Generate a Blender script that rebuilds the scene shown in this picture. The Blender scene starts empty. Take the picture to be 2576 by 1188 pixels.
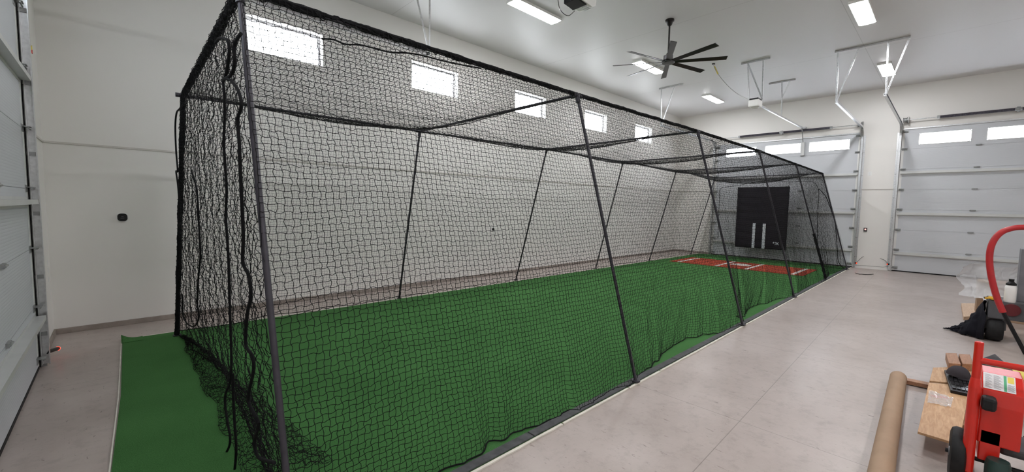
import bpy, bmesh, math, random
import numpy as np
from mathutils import Vector, Matrix

sc = bpy.context.scene
COL = sc.collection
random.seed(7)
PI = math.pi

# ------------------------------------------------------------------ camera
F_PX, YAW, PITCH, ROLL, CZ = 1046.5619, 0.8098713, -0.0720079, 0.0172208, 1.7595848
fw = Vector((math.cos(PITCH) * math.cos(YAW), math.cos(PITCH) * math.sin(YAW), math.sin(PITCH)))
r0 = Vector((math.sin(YAW), -math.cos(YAW), 0))
u0 = r0.cross(fw)
rt = r0 * math.cos(ROLL) + u0 * math.sin(ROLL)
up = u0 * math.cos(ROLL) - r0 * math.sin(ROLL)
EYE = Vector((0, 0, CZ))
cam_data = bpy.data.cameras.new('camera')
cam = bpy.data.objects.new('camera', cam_data)
COL.objects.link(cam)
cam_data.sensor_width = 36
cam_data.lens = F_PX / 2576 * 36
cam_data.clip_start = 0.05
M = Matrix((rt, up, -fw)).transposed().to_4x4()
M.translation = EYE
cam.matrix_world = M
sc.camera = cam

# ------------------------------------------------------------------ world, exposure
world = bpy.data.worlds.new('overcast_sky')
sc.world = world
world.use_nodes = True
bg = world.node_tree.nodes['Background']
bg.inputs[0].default_value = (0.93, 0.96, 1.0, 1)
bg.inputs[1].default_value = 14.0
LAMP = 62.0
sc.view_settings.view_transform = 'Standard'
sc.view_settings.look = 'None'
sc.view_settings.gamma = 1
sc.view_settings.use_curve_mapping = False
sc.view_settings.exposure = 0.27
try:
    sc.cycles.use_denoising = True
    sc.cycles.max_bounces = 8
    sc.cycles.diffuse_bounces = 6
    sc.cycles.glossy_bounces = 3
    sc.cycles.transparent_max_bounces = 12
    sc.cycles.caustics_reflective = False
    sc.cycles.caustics_refractive = False
    sc.cycles.sample_clamp_indirect = 6
except Exception:
    pass


def at(u, v, axis, val):
    """the point where the ray of pixel (u, v) of the photograph meets the plane axis = val"""
    d = fw + rt * ((u - 1288) / F_PX) + up * ((594 - v) / F_PX)
    return EYE + d * ((val - EYE[axis]) / d[axis])


# ------------------------------------------------------------------ room numbers
YL, XF, ZC, XN, YR = 7.88, 16.949, 5.494, -0.638, -5.2
SEAM = 2.465

# ------------------------------------------------------------------ materials
MATS = {}


def mat(name, col, rough=0.6, metal=0.0, bump=None, var=None, emit=None, trans=None, spec=0.5, coords='Object'):
    """procedural principled material. bump=(scale,strength,dist); var=(scale,amount)"""
    m = bpy.data.materials.new(name)
    m.use_nodes = True
    nt = m.node_tree
    b = nt.nodes['Principled BSDF']
    b.inputs['Base Color'].default_value = (*col, 1)
    b.inputs['Roughness'].default_value = rough
    b.inputs['Metallic'].default_value = metal
    b.inputs['Specular IOR Level'].default_value = spec
    tc = nt.nodes.new('ShaderNodeTexCoord')
    if var:
        n = nt.nodes.new('ShaderNodeTexNoise')
        n.inputs['Scale'].default_value = var[0]
        n.inputs['Detail'].default_value = 5
        nt.links.new(tc.outputs[coords], n.inputs['Vector'])
        r = nt.nodes.new('ShaderNodeValToRGB')
        r.color_ramp.elements[0].position = 0.3
        r.color_ramp.elements[1].position = 0.7
        r.color_ramp.elements[0].color = (*[c * (1 - var[1]) for c in col], 1)
        r.color_ramp.elements[1].color = (*[min(1, c * (1 + var[1])) for c in col], 1)
        nt.links.new(n.outputs['Fac'], r.inputs['Fac'])
        nt.links.new(r.outputs['Color'], b.inputs['Base Color'])
    if bump:
        n = nt.nodes.new('ShaderNodeTexNoise')
        n.inputs['Scale'].default_value = bump[0]
        n.inputs['Detail'].default_value = 4
        nt.links.new(tc.outputs[coords], n.inputs['Vector'])
        bp = nt.nodes.new('ShaderNodeBump')
        bp.inputs['Strength'].default_value = bump[1]
        bp.inputs['Distance'].default_value = bump[2]
        nt.links.new(n.outputs['Fac'], bp.inputs['Height'])
        nt.links.new(bp.outputs['Normal'], b.inputs['Normal'])
    if emit:
        b.inputs['Emission Color'].default_value = (*emit[0], 1)
        b.inputs['Emission Strength'].default_value = emit[1]
    if trans:
        b.inputs['Transmission Weight'].default_value = trans
    MATS[name] = m
    return m


def math_node(nt, op, a, b=None):
    n = nt.nodes.new('ShaderNodeMath')
    n.operation = op
    for i, x in enumerate((a, b)):
        if x is None:
            continue
        if isinstance(x, (int, float)):
            n.inputs[i].default_value = x
        else:
            nt.links.new(x, n.inputs[i])
    return n.outputs[0]


def line_mask(nt, sock, values, half):
    """1 within `half` of any of the values"""
    out = None
    for v in values:
        d = math_node(nt, 'ABSOLUTE', math_node(nt, 'SUBTRACT', sock, v))
        m = math_node(nt, 'LESS_THAN', d, half)
        out = m if out is None else math_node(nt, 'MAXIMUM', out, m)
    return out


def concrete_floor():
    m = mat('sealed_concrete', (0.42, 0.345, 0.285), 0.42, spec=0.4)
    nt = m.node_tree
    b = nt.nodes['Principled BSDF']
    tc = nt.nodes.new('ShaderNodeTexCoord')
    sep = nt.nodes.new('ShaderNodeSeparateXYZ')
    nt.links.new(tc.outputs['Object'], sep.inputs[0])
    # mottled tone
    def noise(scale, detail, rough=.6):
        n = nt.nodes.new('ShaderNodeTexNoise')
        n.inputs['Scale'].default_value = scale
        n.inputs['Detail'].default_value = detail
        n.inputs['Roughness'].default_value = rough
        nt.links.new(tc.outputs['Object'], n.inputs['Vector'])
        return n.outputs['Fac']
    ramp = nt.nodes.new('ShaderNodeValToRGB')
    cr = ramp.color_ramp
    cr.elements[0].position = 0.32
    cr.elements[0].color = (0.36, 0.305, 0.275, 1)
    cr.elements[1].position = 0.68
    cr.elements[1].color = (0.47, 0.41, 0.38, 1)
    nt.links.new(noise(0.9, 8, .65), ramp.inputs[0])
    ramp2 = nt.nodes.new('ShaderNodeValToRGB')
    ramp2.color_ramp.elements[0].position = 0.36
    ramp2.color_ramp.elements[0].color = (0.80, 0.79, 0.78, 1)
    ramp2.color_ramp.elements[1].position = 0.5
    ramp2.color_ramp.elements[1].color = (1, 1, 1, 1)
    nt.links.new(noise(7, 9, .75), ramp2.inputs[0])
    mul = nt.nodes.new('ShaderNodeMixRGB')
    mul.blend_type = 'MULTIPLY'
    mul.inputs[0].default_value = 0.7
    nt.links.new(ramp.outputs[0], mul.inputs[1])
    nt.links.new(ramp2.outputs[0], mul.inputs[2])
    # short dark scratches and specks
    mp = nt.nodes.new('ShaderNodeMapping')
    mp.inputs['Rotation'].default_value = (0, 0, 0.8)
    mp.inputs['Scale'].default_value = (30, 9, 9)
    nt.links.new(tc.outputs['Object'], mp.inputs[0])
    sn = nt.nodes.new('ShaderNodeTexNoise')
    sn.inputs['Scale'].default_value = 1.6
    sn.inputs['Detail'].default_value = 3
    sn.inputs['Distortion'].default_value = 0.8
    nt.links.new(mp.outputs[0], sn.inputs['Vector'])
    sr = nt.nodes.new('ShaderNodeValToRGB')
    sr.color_ramp.elements[0].position = 0.27
    sr.color_ramp.elements[0].color = (0.55, 0.52, 0.5, 1)
    sr.color_ramp.elements[1].position = 0.34
    sr.color_ramp.elements[1].color = (1, 1, 1, 1)
    nt.links.new(sn.outputs['Fac'], sr.inputs[0])
    mul2 = nt.nodes.new('ShaderNodeMixRGB')
    mul2.blend_type = 'MULTIPLY'
    mul2.inputs[0].default_value = 1.0
    nt.links.new(mul.outputs[0], mul2.inputs[1])
    nt.links.new(sr.outputs[0], mul2.inputs[2])
    mul = mul2
    mx = line_mask(nt, sep.outputs[0], [3.708, 6.05, 8.45, 10.8, 13.15], 0.0028)
    skew = math_node(nt, 'SUBTRACT', sep.outputs[1], math_node(nt, 'MULTIPLY', sep.outputs[0], 0.0225))
    my = line_mask(nt, skew, [5.63, 1.018, -3.4], 0.0028)
    # joints of the x family only on the open side of the turf
    mm = math_node(nt, 'MULTIPLY', math_node(nt, 'MAXIMUM', mx, my), 0.55)
    mix = nt.nodes.new('ShaderNodeMixRGB')
    mix.inputs[2].default_value = (0.10, 0.085, 0.07, 1)
    nt.links.new(mm, mix.inputs[0])
    nt.links.new(mul.outputs[0], mix.inputs[1])
    nt.links.new(mix.outputs[0], b.inputs['Base Color'])
    rr = nt.nodes.new('ShaderNodeMapRange')
    rr.inputs['To Min'].default_value = 0.22
    rr.inputs['To Max'].default_value = 0.42
    nt.links.new(noise(2.2, 5), rr.inputs['Value'])
    nt.links.new(rr.outputs[0], b.inputs['Roughness'])
    bp = nt.nodes.new('ShaderNodeBump')
    bp.inputs['Strength'].default_value = 0.25
    bp.inputs['Distance'].default_value = 0.004
    nt.links.new(noise(14, 6), bp.inputs['Height'])
    nt.links.new(bp.outputs[0], b.inputs['Normal'])
    return m


def ceiling_mat():
    m = mat('ceiling_paint', (0.75, 0.74, 0.75), 0.47, spec=0.5)
    nt = m.node_tree
    b = nt.nodes['Principled BSDF']
    tc = nt.nodes.new('ShaderNodeTexCoord')
    sep = nt.nodes.new('ShaderNodeSeparateXYZ')
    nt.links.new(tc.outputs['Object'], sep.inputs[0])
    mx = line_mask(nt, sep.outputs[0], [4.1, 8.37, 12.63], 0.006)
    my = line_mask(nt, sep.outputs[1], [1.58], 0.006)
    mm = math_node(nt, 'MULTIPLY', math_node(nt, 'MAXIMUM', mx, my), 0.32)
    mix = nt.nodes.new('ShaderNodeMixRGB')
    mix.inputs[1].default_value = (0.75, 0.74, 0.75, 1)
    mix.inputs[2].default_value = (0.25, 0.24, 0.24, 1)
    nt.links.new(mm, mix.inputs[0])
    nt.links.new(mix.outputs[0], b.inputs['Base Color'])
    n = nt.nodes.new('ShaderNodeTexNoise')
    n.inputs['Scale'].default_value = 1.3
    n.inputs['Detail'].default_value = 6
    nt.links.new(tc.outputs['Object'], n.inputs['Vector'])
    bp = nt.nodes.new('ShaderNodeBump')
    bp.inputs['Strength'].default_value = 0.15
    bp.inputs['Distance'].default_value = 0.03
    nt.links.new(n.outputs[0], bp.inputs['Height'])
    nt.links.new(bp.outputs[0], b.inputs['Normal'])
    return m


def ribbed_panel():
    m = mat('door_steel', (0.60, 0.62, 0.65), 0.5, spec=0.4)
    nt = m.node_tree
    b = nt.nodes['Principled BSDF']
    tc = nt.nodes.new('ShaderNodeTexCoord')
    sep = nt.nodes.new('ShaderNodeSeparateXYZ')
    nt.links.new(tc.outputs['Object'], sep.inputs[0])
    s = math_node(nt, 'SINE', math_node(nt, 'MULTIPLY', sep.outputs[2], 2 * PI / 0.052))
    p = math_node(nt, 'POWER', math_node(nt, 'ABSOLUTE', s), 0.25)
    n = nt.nodes.new('ShaderNodeTexNoise')
    n.inputs['Scale'].default_value = 90
    nt.links.new(tc.outputs['Object'], n.inputs['Vector'])
    h = math_node(nt, 'ADD', p, math_node(nt, 'MULTIPLY', n.outputs[0], 0.5))
    bp = nt.nodes.new('ShaderNodeBump')
    bp.inputs['Strength'].default_value = 0.35
    bp.inputs['Distance'].default_value = 0.004
    nt.links.new(h, bp.inputs['Height'])
    nt.links.new(bp.outputs[0], b.inputs['Normal'])
    return m


def turf_mat(name, c0, c1):
    m = mat(name, c0, 0.95, spec=0.1)
    nt = m.node_tree
    b = nt.nodes['Principled BSDF']
    tc = nt.nodes.new('ShaderNodeTexCoord')
    n = nt.nodes.new('ShaderNodeTexNoise')
    n.inputs['Scale'].default_value = 160
    n.inputs['Detail'].default_value = 4
    n2 = nt.nodes.new('ShaderNodeTexNoise')
    n2.inputs['Scale'].default_value = 1.2
    n2.inputs['Detail'].default_value = 3
    for q in (n, n2):
        nt.links.new(tc.outputs['Object'], q.inputs['Vector'])
    h = math_node(nt, 'ADD', math_node(nt, 'MULTIPLY', n.outputs[0], 0.7), math_node(nt, 'MULTIPLY', n2.outputs[0], 0.3))
    r = nt.nodes.new('ShaderNodeValToRGB')
    r.color_ramp.elements[0].position = 0.3
    r.color_ramp.elements[0].color = (*c0, 1)
    r.color_ramp.elements[1].position = 0.72
    r.color_ramp.elements[1].color = (*c1, 1)
    nt.links.new(h, r.inputs[0])
    nt.links.new(r.outputs[0], b.inputs['Base Color'])
    bp = nt.nodes.new('ShaderNodeBump')
    bp.inputs['Strength'].default_value = 0.6
    bp.inputs['Distance'].default_value = 0.006
    nt.links.new(n.outputs[0], bp.inputs['Height'])
    nt.links.new(bp.outputs[0], b.inputs['Normal'])
    b.inputs['Sheen Weight'].default_value = 0.5
    b.inputs['Sheen Tint'].default_value = (*c1, 1)
    return m


def plywood_mat(name, c0, c1, scale=6):
    m = mat(name, c0, 0.5)
    nt = m.node_tree
    b = nt.nodes['Principled BSDF']
    tc = nt.nodes.new('ShaderNodeTexCoord')
    mp = nt.nodes.new('ShaderNodeMapping')
    mp.inputs['Scale'].default_value = (1, 7, 7)
    nt.links.new(tc.outputs['Object'], mp.inputs[0])
    n = nt.nodes.new('ShaderNodeTexNoise')
    n.inputs['Scale'].default_value = scale
    n.inputs['Detail'].default_value = 6
    n.inputs['Distortion'].default_value = 1.2
    nt.links.new(mp.outputs[0], n.inputs['Vector'])
    r = nt.nodes.new('ShaderNodeValToRGB')
    r.color_ramp.elements[0].position = 0.3
    r.color_ramp.elements[0].color = (*c0, 1)
    r.color_ramp.elements[1].position = 0.7
    r.color_ramp.elements[1].color = (*c1, 1)
    nt.links.new(n.outputs[0], r.inputs[0])
    nt.links.new(r.outputs[0], b.inputs['Base Color'])
    return m


def clear_mat(name, tint, clear, rough=0.05, white=0.0):
    m = bpy.data.materials.new(name)
    m.use_nodes = True
    nt = m.node_tree
    nt.nodes.clear()
    out = nt.nodes.new('ShaderNodeOutputMaterial')
    t = nt.nodes.new('ShaderNodeBsdfTransparent')
    t.inputs[0].default_value = (*tint, 1)
    g = nt.nodes.new('ShaderNodeBsdfPrincipled')
    g.inputs['Base Color'].default_value = (0.85, 0.86, 0.88, 1)
    g.inputs['Roughness'].default_value = rough
    mix = nt.nodes.new('ShaderNodeMixShader')
    mix.inputs[0].default_value = 1 - clear
    nt.links.new(t.outputs[0], mix.inputs[1])
    nt.links.new(g.outputs[0], mix.inputs[2])
    nt.links.new(mix.outputs[0], out.inputs[0])
    MATS[name] = m
    return m


FLOOR = concrete_floor()
CEIL = ceiling_mat()
DOORM = ribbed_panel()
WALL = mat('wall_paint', (0.80, 0.785, 0.755), 0.6, bump=(60, 0.12, 0.003), var=(0.6, 0.015), spec=0.3)
CURB = mat('bare_concrete', (0.30, 0.26, 0.23), 0.8, bump=(30, 0.5, 0.01), var=(5, 0.2))
TRIM = mat('seam_trim', (0.60, 0.575, 0.54), 0.6, var=(3, 0.03))
GALV = mat('galvanised_steel', (0.62, 0.63, 0.64), 0.33, 0.85, var=(30, 0.12))
GALVD = mat('weathered_steel', (0.34, 0.35, 0.35), 0.45, 0.7, var=(20, 0.2))
STRUT = mat('painted_strut', (0.62, 0.63, 0.62), 0.4, 0.25, var=(6, 0.04))
WHITE = mat('white_plastic', (0.82, 0.82, 0.80), 0.4, var=(4, 0.02))
WFRAME = mat('window_frame_vinyl', (0.55, 0.54, 0.56), 0.5, var=(4, 0.02))
REVEAL = mat('window_reveal_paint', (0.8, 0.79, 0.77), 0.6, var=(4, 0.02))
BLACK = mat('black_plastic', (0.007, 0.007, 0.008), 0.35, var=(12, 0.2), spec=0.3)
RUBBER = mat('black_rubber', (0.011, 0.011, 0.012), 0.6, spec=0.3, bump=(40, 0.4, 0.004), var=(20, 0.3))
SPRING = mat('oiled_spring_steel', (0.05, 0.045, 0.06), 0.5, 0.3, var=(20, 0.3))
POLE = mat('black_painted_tube', (0.035, 0.032, 0.042), 0.42, 0.2, var=(15, 0.25), bump=(120, 0.2, 0.001))
NETM = mat('black_twine', (0.006, 0.006, 0.0065), 0.8, var=(40, 0.2), spec=0.15)
ROPEM = mat('black_rope', (0.008, 0.008, 0.009), 0.85, bump=(300, 0.6, 0.002), var=(60, 0.3), spec=0.15)
TURF = turf_mat('green_turf', (0.023, 0.080, 0.020), (0.070, 0.190, 0.060))
CLAY = turf_mat('clay_red_turf', (0.20, 0.032, 0.018), (0.40, 0.075, 0.042))
LINE = turf_mat('white_turf', (0.62, 0.60, 0.58), (0.85, 0.83, 0.80))
BACKING = mat('cream_turf_backing', (0.70, 0.67, 0.60), 0.8, bump=(60, 0.4, 0.003), var=(9, 0.1))
STRIP = mat('charcoal_edge_strip', (0.055, 0.057, 0.06), 0.7, bump=(45, 0.5, 0.004), var=(14, 0.35))
VINYL = mat('black_vinyl', (0.010, 0.008, 0.013), 0.6, spec=0.25, bump=(5, 0.35, 0.02), var=(6, 0.2))
PALE = mat('pale_vinyl_stripe', (0.62, 0.68, 0.72), 0.6, var=(6, 0.04))
LENS = mat('lamp_lens', (0.9, 0.9, 0.9), 0.5, emit=((0.985, 0.985, 1.0), LAMP), var=(4, 0.01))
REDLED = mat('red_indicator', (0.6, 0.02, 0.01), 0.4, emit=((1, 0.03, 0.01), 6), var=(4, 0.01))
FANM = mat('dark_bronze', (0.018, 0.015, 0.016), 0.32, 0.3, var=(10, 0.2))
FANH = mat('fan_motor_grey', (0.10, 0.10, 0.105), 0.4, 0.4, var=(10, 0.15))
CARD = mat('cardboard_tube', (0.36, 0.24, 0.155), 0.7, var=(7, 0.06), bump=(20, 0.15, 0.002))
PLY = plywood_mat('birch_plywood', (0.42, 0.23, 0.11), (0.60, 0.38, 0.21))
PINE = plywood_mat('pale_pine', (0.52, 0.35, 0.22), (0.68, 0.49, 0.34))
BROWNW = plywood_mat('brown_lumber', (0.26, 0.125, 0.065), (0.42, 0.22, 0.125))
RED = mat('red_enamel', (0.62, 0.020, 0.011), 0.22, var=(3, 0.06), spec=0.6)
REDP = mat('red_foam_sleeve', (0.42, 0.018, 0.022), 0.38, var=(8, 0.12), bump=(25, 0.2, 0.003))
LABEL = mat('label_paper', (0.78, 0.79, 0.80), 0.35, var=(30, 0.03))
INK = mat('label_ink', (0.30, 0.31, 0.33), 0.5, var=(30, 0.05))
GREENP = mat('label_green', (0.10, 0.42, 0.22), 0.4, var=(30, 0.05))
YELP = mat('label_yellow', (0.75, 0.62, 0.12), 0.4, var=(30, 0.05))
YELLOW = mat('yellow_cloth', (0.75, 0.42, 0.02), 0.7, var=(10, 0.1))
MACH = mat('charcoal_machine_paint', (0.055, 0.055, 0.06), 0.5, var=(6, 0.15), bump=(90, 0.15, 0.001))
MACHL = mat('grey_machine_paint', (0.18, 0.18, 0.20), 0.45, 0.2, var=(6, 0.15))
MAROON = mat('maroon_emblem', (0.11, 0.015, 0.02), 0.25, var=(8, 0.1))
CLOTH = mat('black_fabric', (0.007, 0.007, 0.012), 0.8, spec=0.2, bump=(12, 0.4, 0.01), var=(8, 0.3))
CAPM = mat('charcoal_cap_fabric', (0.035, 0.028, 0.034), 0.85, bump=(60, 0.3, 0.003), var=(10, 0.15))
DKGREEN = mat('dark_green_plastic', (0.02, 0.05, 0.045), 0.35, var=(8, 0.1))
GLASS = clear_mat('window_glass', (0.97, 0.98, 0.98), 0.93)
ACRYL = clear_mat('door_window_acrylic', (0.95, 0.97, 1.0), 0.92, 0.15)
POLY = clear_mat('clear_plastic_sheet', (0.97, 0.97, 0.97), 0.42, 0.16)
FILM = clear_mat('clear_plastic_film', (0.97, 0.97, 0.97), 0.58, 0.06)


# ------------------------------------------------------------------ mesh helpers
def link(name, me, parent=None):
    o = bpy.data.objects.new(name, me)
    COL.objects.link(o)
    if parent is not None:
        o.parent = parent
    return o


def tag(o, label=None, cat=None, group=None, kind=None):
    if label:
        o['label'] = label
    if cat:
        o['category'] = cat
    if group:
        o['group'] = group
    if kind:
        o['kind'] = kind
    return o


def thing(name, label, cat, loc=(0, 0, 0), group=None):
    o = bpy.data.objects.new(name, None)
    o.empty_display_size = 0.1
    COL.objects.link(o)
    o.location = loc
    return tag(o, label, cat, group)


class MB:
    """collects shapes in WORLD coordinates; build() makes one mesh object"""

    def __init__(s):
        s.v, s.f, s.mi = [], [], []
        s.m = 0

    def add(s, vs, fs):
        k = len(s.v)
        s.v += [tuple(x) for x in vs]
        s.f += [tuple(i + k for i in f) for f in fs]
        s.mi += [s.m] * len(fs)
        return s

    def box(s, a, b):
        x0, y0, z0 = (min(a[i], b[i]) for i in range(3))
        x1, y1, z1 = (max(a[i], b[i]) for i in range(3))
        return s.add([(x0, y0, z0), (x1, y0, z0), (x1, y1, z0), (x0, y1, z0), (x0, y0, z1), (x1, y0, z1), (x1, y1, z1), (x0, y1, z1)],
                     [(0, 3, 2, 1), (4, 5, 6, 7), (0, 1, 5, 4), (1, 2, 6, 5), (2, 3, 7, 6), (3, 0, 4, 7)])

    def obox(s, c, ax, ay, az):
        """oriented box, c centre, half axes vectors"""
        c, ax, ay, az = map(Vector, (c, ax, ay, az))
        vs = [c + ax * i + ay * j + az * k for k in (-1, 1) for i, j in ((-1, -1), (1, -1), (1, 1), (-1, 1))]
        return s.add(vs, [(0, 3, 2, 1), (4, 5, 6, 7), (0, 1, 5, 4), (1, 2, 6, 5), (2, 3, 7, 6), (3, 0, 4, 7)])

    def sweep(s, path, prof, closed=True, cap=True, upv=(0, 0, 1), ring=False):
        """profile (list of (a,b)) swept along path; a is along side, b along up"""
        pts = [Vector(p) for p in path]
        n, k = len(pts), len(prof)
        vs = []
        side_prev = None
        for i, p in enumerate(pts):
            if ring:
                t = pts[(i + 1) % n] - pts[i - 1]
            else:
                t = pts[min(i + 1, n - 1)] - pts[max(i - 1, 0)]
            t.normalize()
            if side_prev is None:
                u_ = Vector(upv)
                if abs(u_.dot(t)) > 0.95:
                    u_ = Vector((1, 0, 0)) if abs(t.x) < 0.9 else Vector((0, 1, 0))
                side = t.cross(u_).normalized()
            else:
                side = (side_prev - t * side_prev.dot(t)).normalized()
            side_prev = side
            upp = side.cross(t).normalized()
            vs += [p + side * a + upp * b for a, b in prof]
        fs = []
        for i in range(n if ring else n - 1):
            for j in range(k if closed else k - 1):
                a, b = i * k + j, i * k + (j + 1) % k
                i2 = (i + 1) % n
                fs.append((a, b, i2 * k + (j + 1) % k, i2 * k + j))
        if cap and closed and not ring:
            fs.append(tuple(range(k))[::-1])
            fs.append(tuple(range((n - 1) * k, n * k)))
        return s.add(vs, fs)

    def tube(s, path, r, seg=12, ring=False):
        return s.sweep(path, [(r * math.cos(2 * PI * j / seg), r * math.sin(2 * PI * j / seg)) for j in range(seg)], ring=ring)

    def cone(s, p0, p1, ra, rb, seg=20):
        p0, p1 = Vector(p0), Vector(p1)
        t = (p1 - p0).normalized()
        a = t.orthogonal().normalized()
        b = t.cross(a)
        vs = []
        for p, r in ((p0, ra), (p1, rb)):
            vs += [p + (a * math.cos(2 * PI * j / seg) + b * math.sin(2 * PI * j / seg)) * r for j in range(seg)]
        fs = [(j, (j + 1) % seg, seg + (j + 1) % seg, seg + j) for j in range(seg)]
        fs += [tuple(range(seg))[::-1], tuple(range(seg, 2 * seg))]
        return s.add(vs, fs)

    def lathe(s, c, prof, axis=(0, 0, 1), seg=24):
        c, t = Vector(c), Vector(axis).normalized()
        a = t.orthogonal().normalized()
        b = t.cross(a)
        vs, k = [], len(prof)
        for j in range(seg):
            d = a * math.cos(2 * PI * j / seg) + b * math.sin(2 * PI * j / seg)
            vs += [c + d * r + t * z for r, z in prof]
        fs = [(j * k + i, ((j + 1) % seg) * k + i, ((j + 1) % seg) * k + i + 1, j * k + i + 1) for j in range(seg) for i in range(k - 1)]
        return s.add(vs, fs)

    def prism(s, poly, d):
        """polygon of 3-D points extruded by vector d"""
        n = len(poly)
        d = Vector(d)
        vs = [Vector(p) for p in poly] + [Vector(p) + d for p in poly]
        fs = [tuple(range(n))[::-1], tuple(range(n, 2 * n))] + [(i, (i + 1) % n, n + (i + 1) % n, n + i) for i in range(n)]
        return s.add(vs, fs)

    def build(s, name, mats, parent=None, smooth=False, bevel=0, auto=None):
        me = bpy.data.meshes.new(name)
        off = parent.location if parent is not None else Vector((0, 0, 0))
        p = parent
        off = Vector((0, 0, 0))
        while p is not None:
            off = off + p.location
            p = p.parent
        if parent is None and s.v:
            # a thing of one mesh: origin at its base
            xs, ys, zs = zip(*s.v)
            off = Vector(((min(xs) + max(xs)) / 2, (min(ys) + max(ys)) / 2, min(zs)))
        me.from_pydata([(x - off.x, y - off.y, z - off.z) for x, y, z in s.v], [], s.f)
        if not isinstance(mats, (list, tuple)):
            mats = [mats]
        for m in mats:
            me.materials.append(m)
        me.polygons.foreach_set('material_index', s.mi)
        bm = bmesh.new()
        bm.from_mesh(me)
        bmesh.ops.recalc_face_normals(bm, faces=bm.faces)
        bm.to_mesh(me)
        bm.free()
        if smooth:
            me.polygons.foreach_set('use_smooth', [True] * len(me.polygons))
            me.set_sharp_from_angle(angle=math.radians(auto or 40))
        me.update()
        o = link(name, me, parent)
        if parent is None:
            o.location = off
        if bevel:
            bv = o.modifiers.new('bevel', 'BEVEL')
            bv.width = bevel
            bv.segments = 2
            bv.limit_method = 'ANGLE'
        return o


def struct(o, label=None):
    o['kind'] = 'structure'
    if label:
        o['label'] = label
    return o


def smooth_path(pts, n=6):
    """Catmull-Rom through pts"""
    P = [Vector(p) for p in pts]
    P = [P[0] * 2 - P[1]] + P + [P[-1] * 2 - P[-2]]
    out = []
    for i in range(1, len(P) - 2):
        a, b, c, d = P[i - 1], P[i], P[i + 1], P[i + 2]
        for k in range(n):
            t = k / n
            out.append(0.5 * ((2 * b) + (c - a) * t + (2 * a - 5 * b + 4 * c - d) * t * t + (3 * b - a - 3 * c + d) * t ** 3))
    out.append(P[-2])
    return out


# ------------------------------------------------------------------ room shell
def holed_slab(mb, axis, inner, outer, a0, a1, z0, z1, holes):
    """wall slab across `axis` (0: x=const, 1: y=const), a = the other horizontal axis, holes = (a0,a1,z0,z1)"""
    As = sorted({a0, a1, *[h[0] for h in holes], *[h[1] for h in holes]})
    Zs = sorted({z0, z1, *[h[2] for h in holes], *[h[3] for h in holes]})

    def pt(d, a, z):
        return (d, a, z) if axis == 0 else (a, d, z)
    for i in range(len(As) - 1):
        for j in range(len(Zs) - 1):
            ca, cz = (As[i] + As[i + 1]) / 2, (Zs[j] + Zs[j + 1]) / 2
            if any(h[0] < ca < h[1] and h[2] < cz < h[3] for h in holes):
                continue
            for d in (inner, outer):
                mb.add([pt(d, As[i], Zs[j]), pt(d, As[i + 1], Zs[j]), pt(d, As[i + 1], Zs[j + 1]), pt(d, As[i], Zs[j + 1])], [(0, 1, 2, 3)])
    for h in holes + [(a0, a1, z0, z1)]:
        c = [(h[0], h[2]), (h[1], h[2]), (h[1], h[3]), (h[0], h[3])]
        for q in range(4):
            (p, r), (p2, r2) = c[q], c[(q + 1) % 4]
            mb.add([pt(inner, p, r), pt(inner, p2, r2), pt(outer, p2, r2), pt(outer, p, r)], [(0, 1, 2, 3)])


def plain_build(mb, name, m, **kw):
    o = mb.build(name, m, None, **kw)
    return o


T = 0.2
fl = MB().box((XN - T, YR - T, -0.1), (XF + T, YL + T, 0))
floor = struct(fl.build('floor', FLOOR), 'beige sealed concrete floor with thin saw-cut joints')
# shader line positions are in world coordinates: keep the origin at the world origin
def origin_zero(o):
    for v in o.data.vertices:
        v.co = v.co + o.location
    o.location = (0, 0, 0)
origin_zero(floor)
ceil = struct(MB().box((XN - T, YR - T, ZC), (XF + T, YL + T, ZC + 0.1)).build('ceiling', CEIL), 'white painted flat ceiling with faint panel seams')
origin_zero(ceil)

# window openings of the left wall: (left u, v) pixels only fix x of each opening
WX = []
for ul, vl, ur, vr in ((612, 30, 813, 90), (1034, 155, 1153, 190), (1295, 228, 1374, 252), (1469, 278, 1527, 300), (1595, 314, 1640, 330)):
    WX.append((at(ul, vl, 1, YL).x, at(ur, vr, 1, YL).x))
WZ = (4.175, 4.745)
WX = [(b - 1.19, b) for a, b in WX]
mb = MB()
holed_slab(mb, 1, YL, YL + T, XN, XF, 0, ZC, [(a, b, *WZ) for a, b in WX])
struct(mb.build('wall_left', WALL), 'long off-white wall behind the cage with five high windows')
D2 = (2.06, 6.40)
D3 = (-3.20, 1.13)
DZ = 4.235
mb = MB()
holed_slab(mb, 0, XF, XF + T, YR, YL, 0, ZC, [(D2[0], D2[1], 0, DZ), (D3[0], D3[1], 0, DZ)])
struct(mb.build('wall_far', WALL), 'off-white end wall holding two overhead doors')
D1 = (2.03, 6.37)
mb = MB()
holed_slab(mb, 0, XN, XN - T, YR, YL, 0, ZC, [(D1[0], D1[1], 0, DZ)])
struct(mb.build('wall_near', WALL), 'off-white end wall with overhead door at the left edge')
mb = MB()
holed_slab(mb, 1, YR, YR - T, XN, XF, 0, ZC, [])
struct(mb.build('wall_right', WALL))

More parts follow.
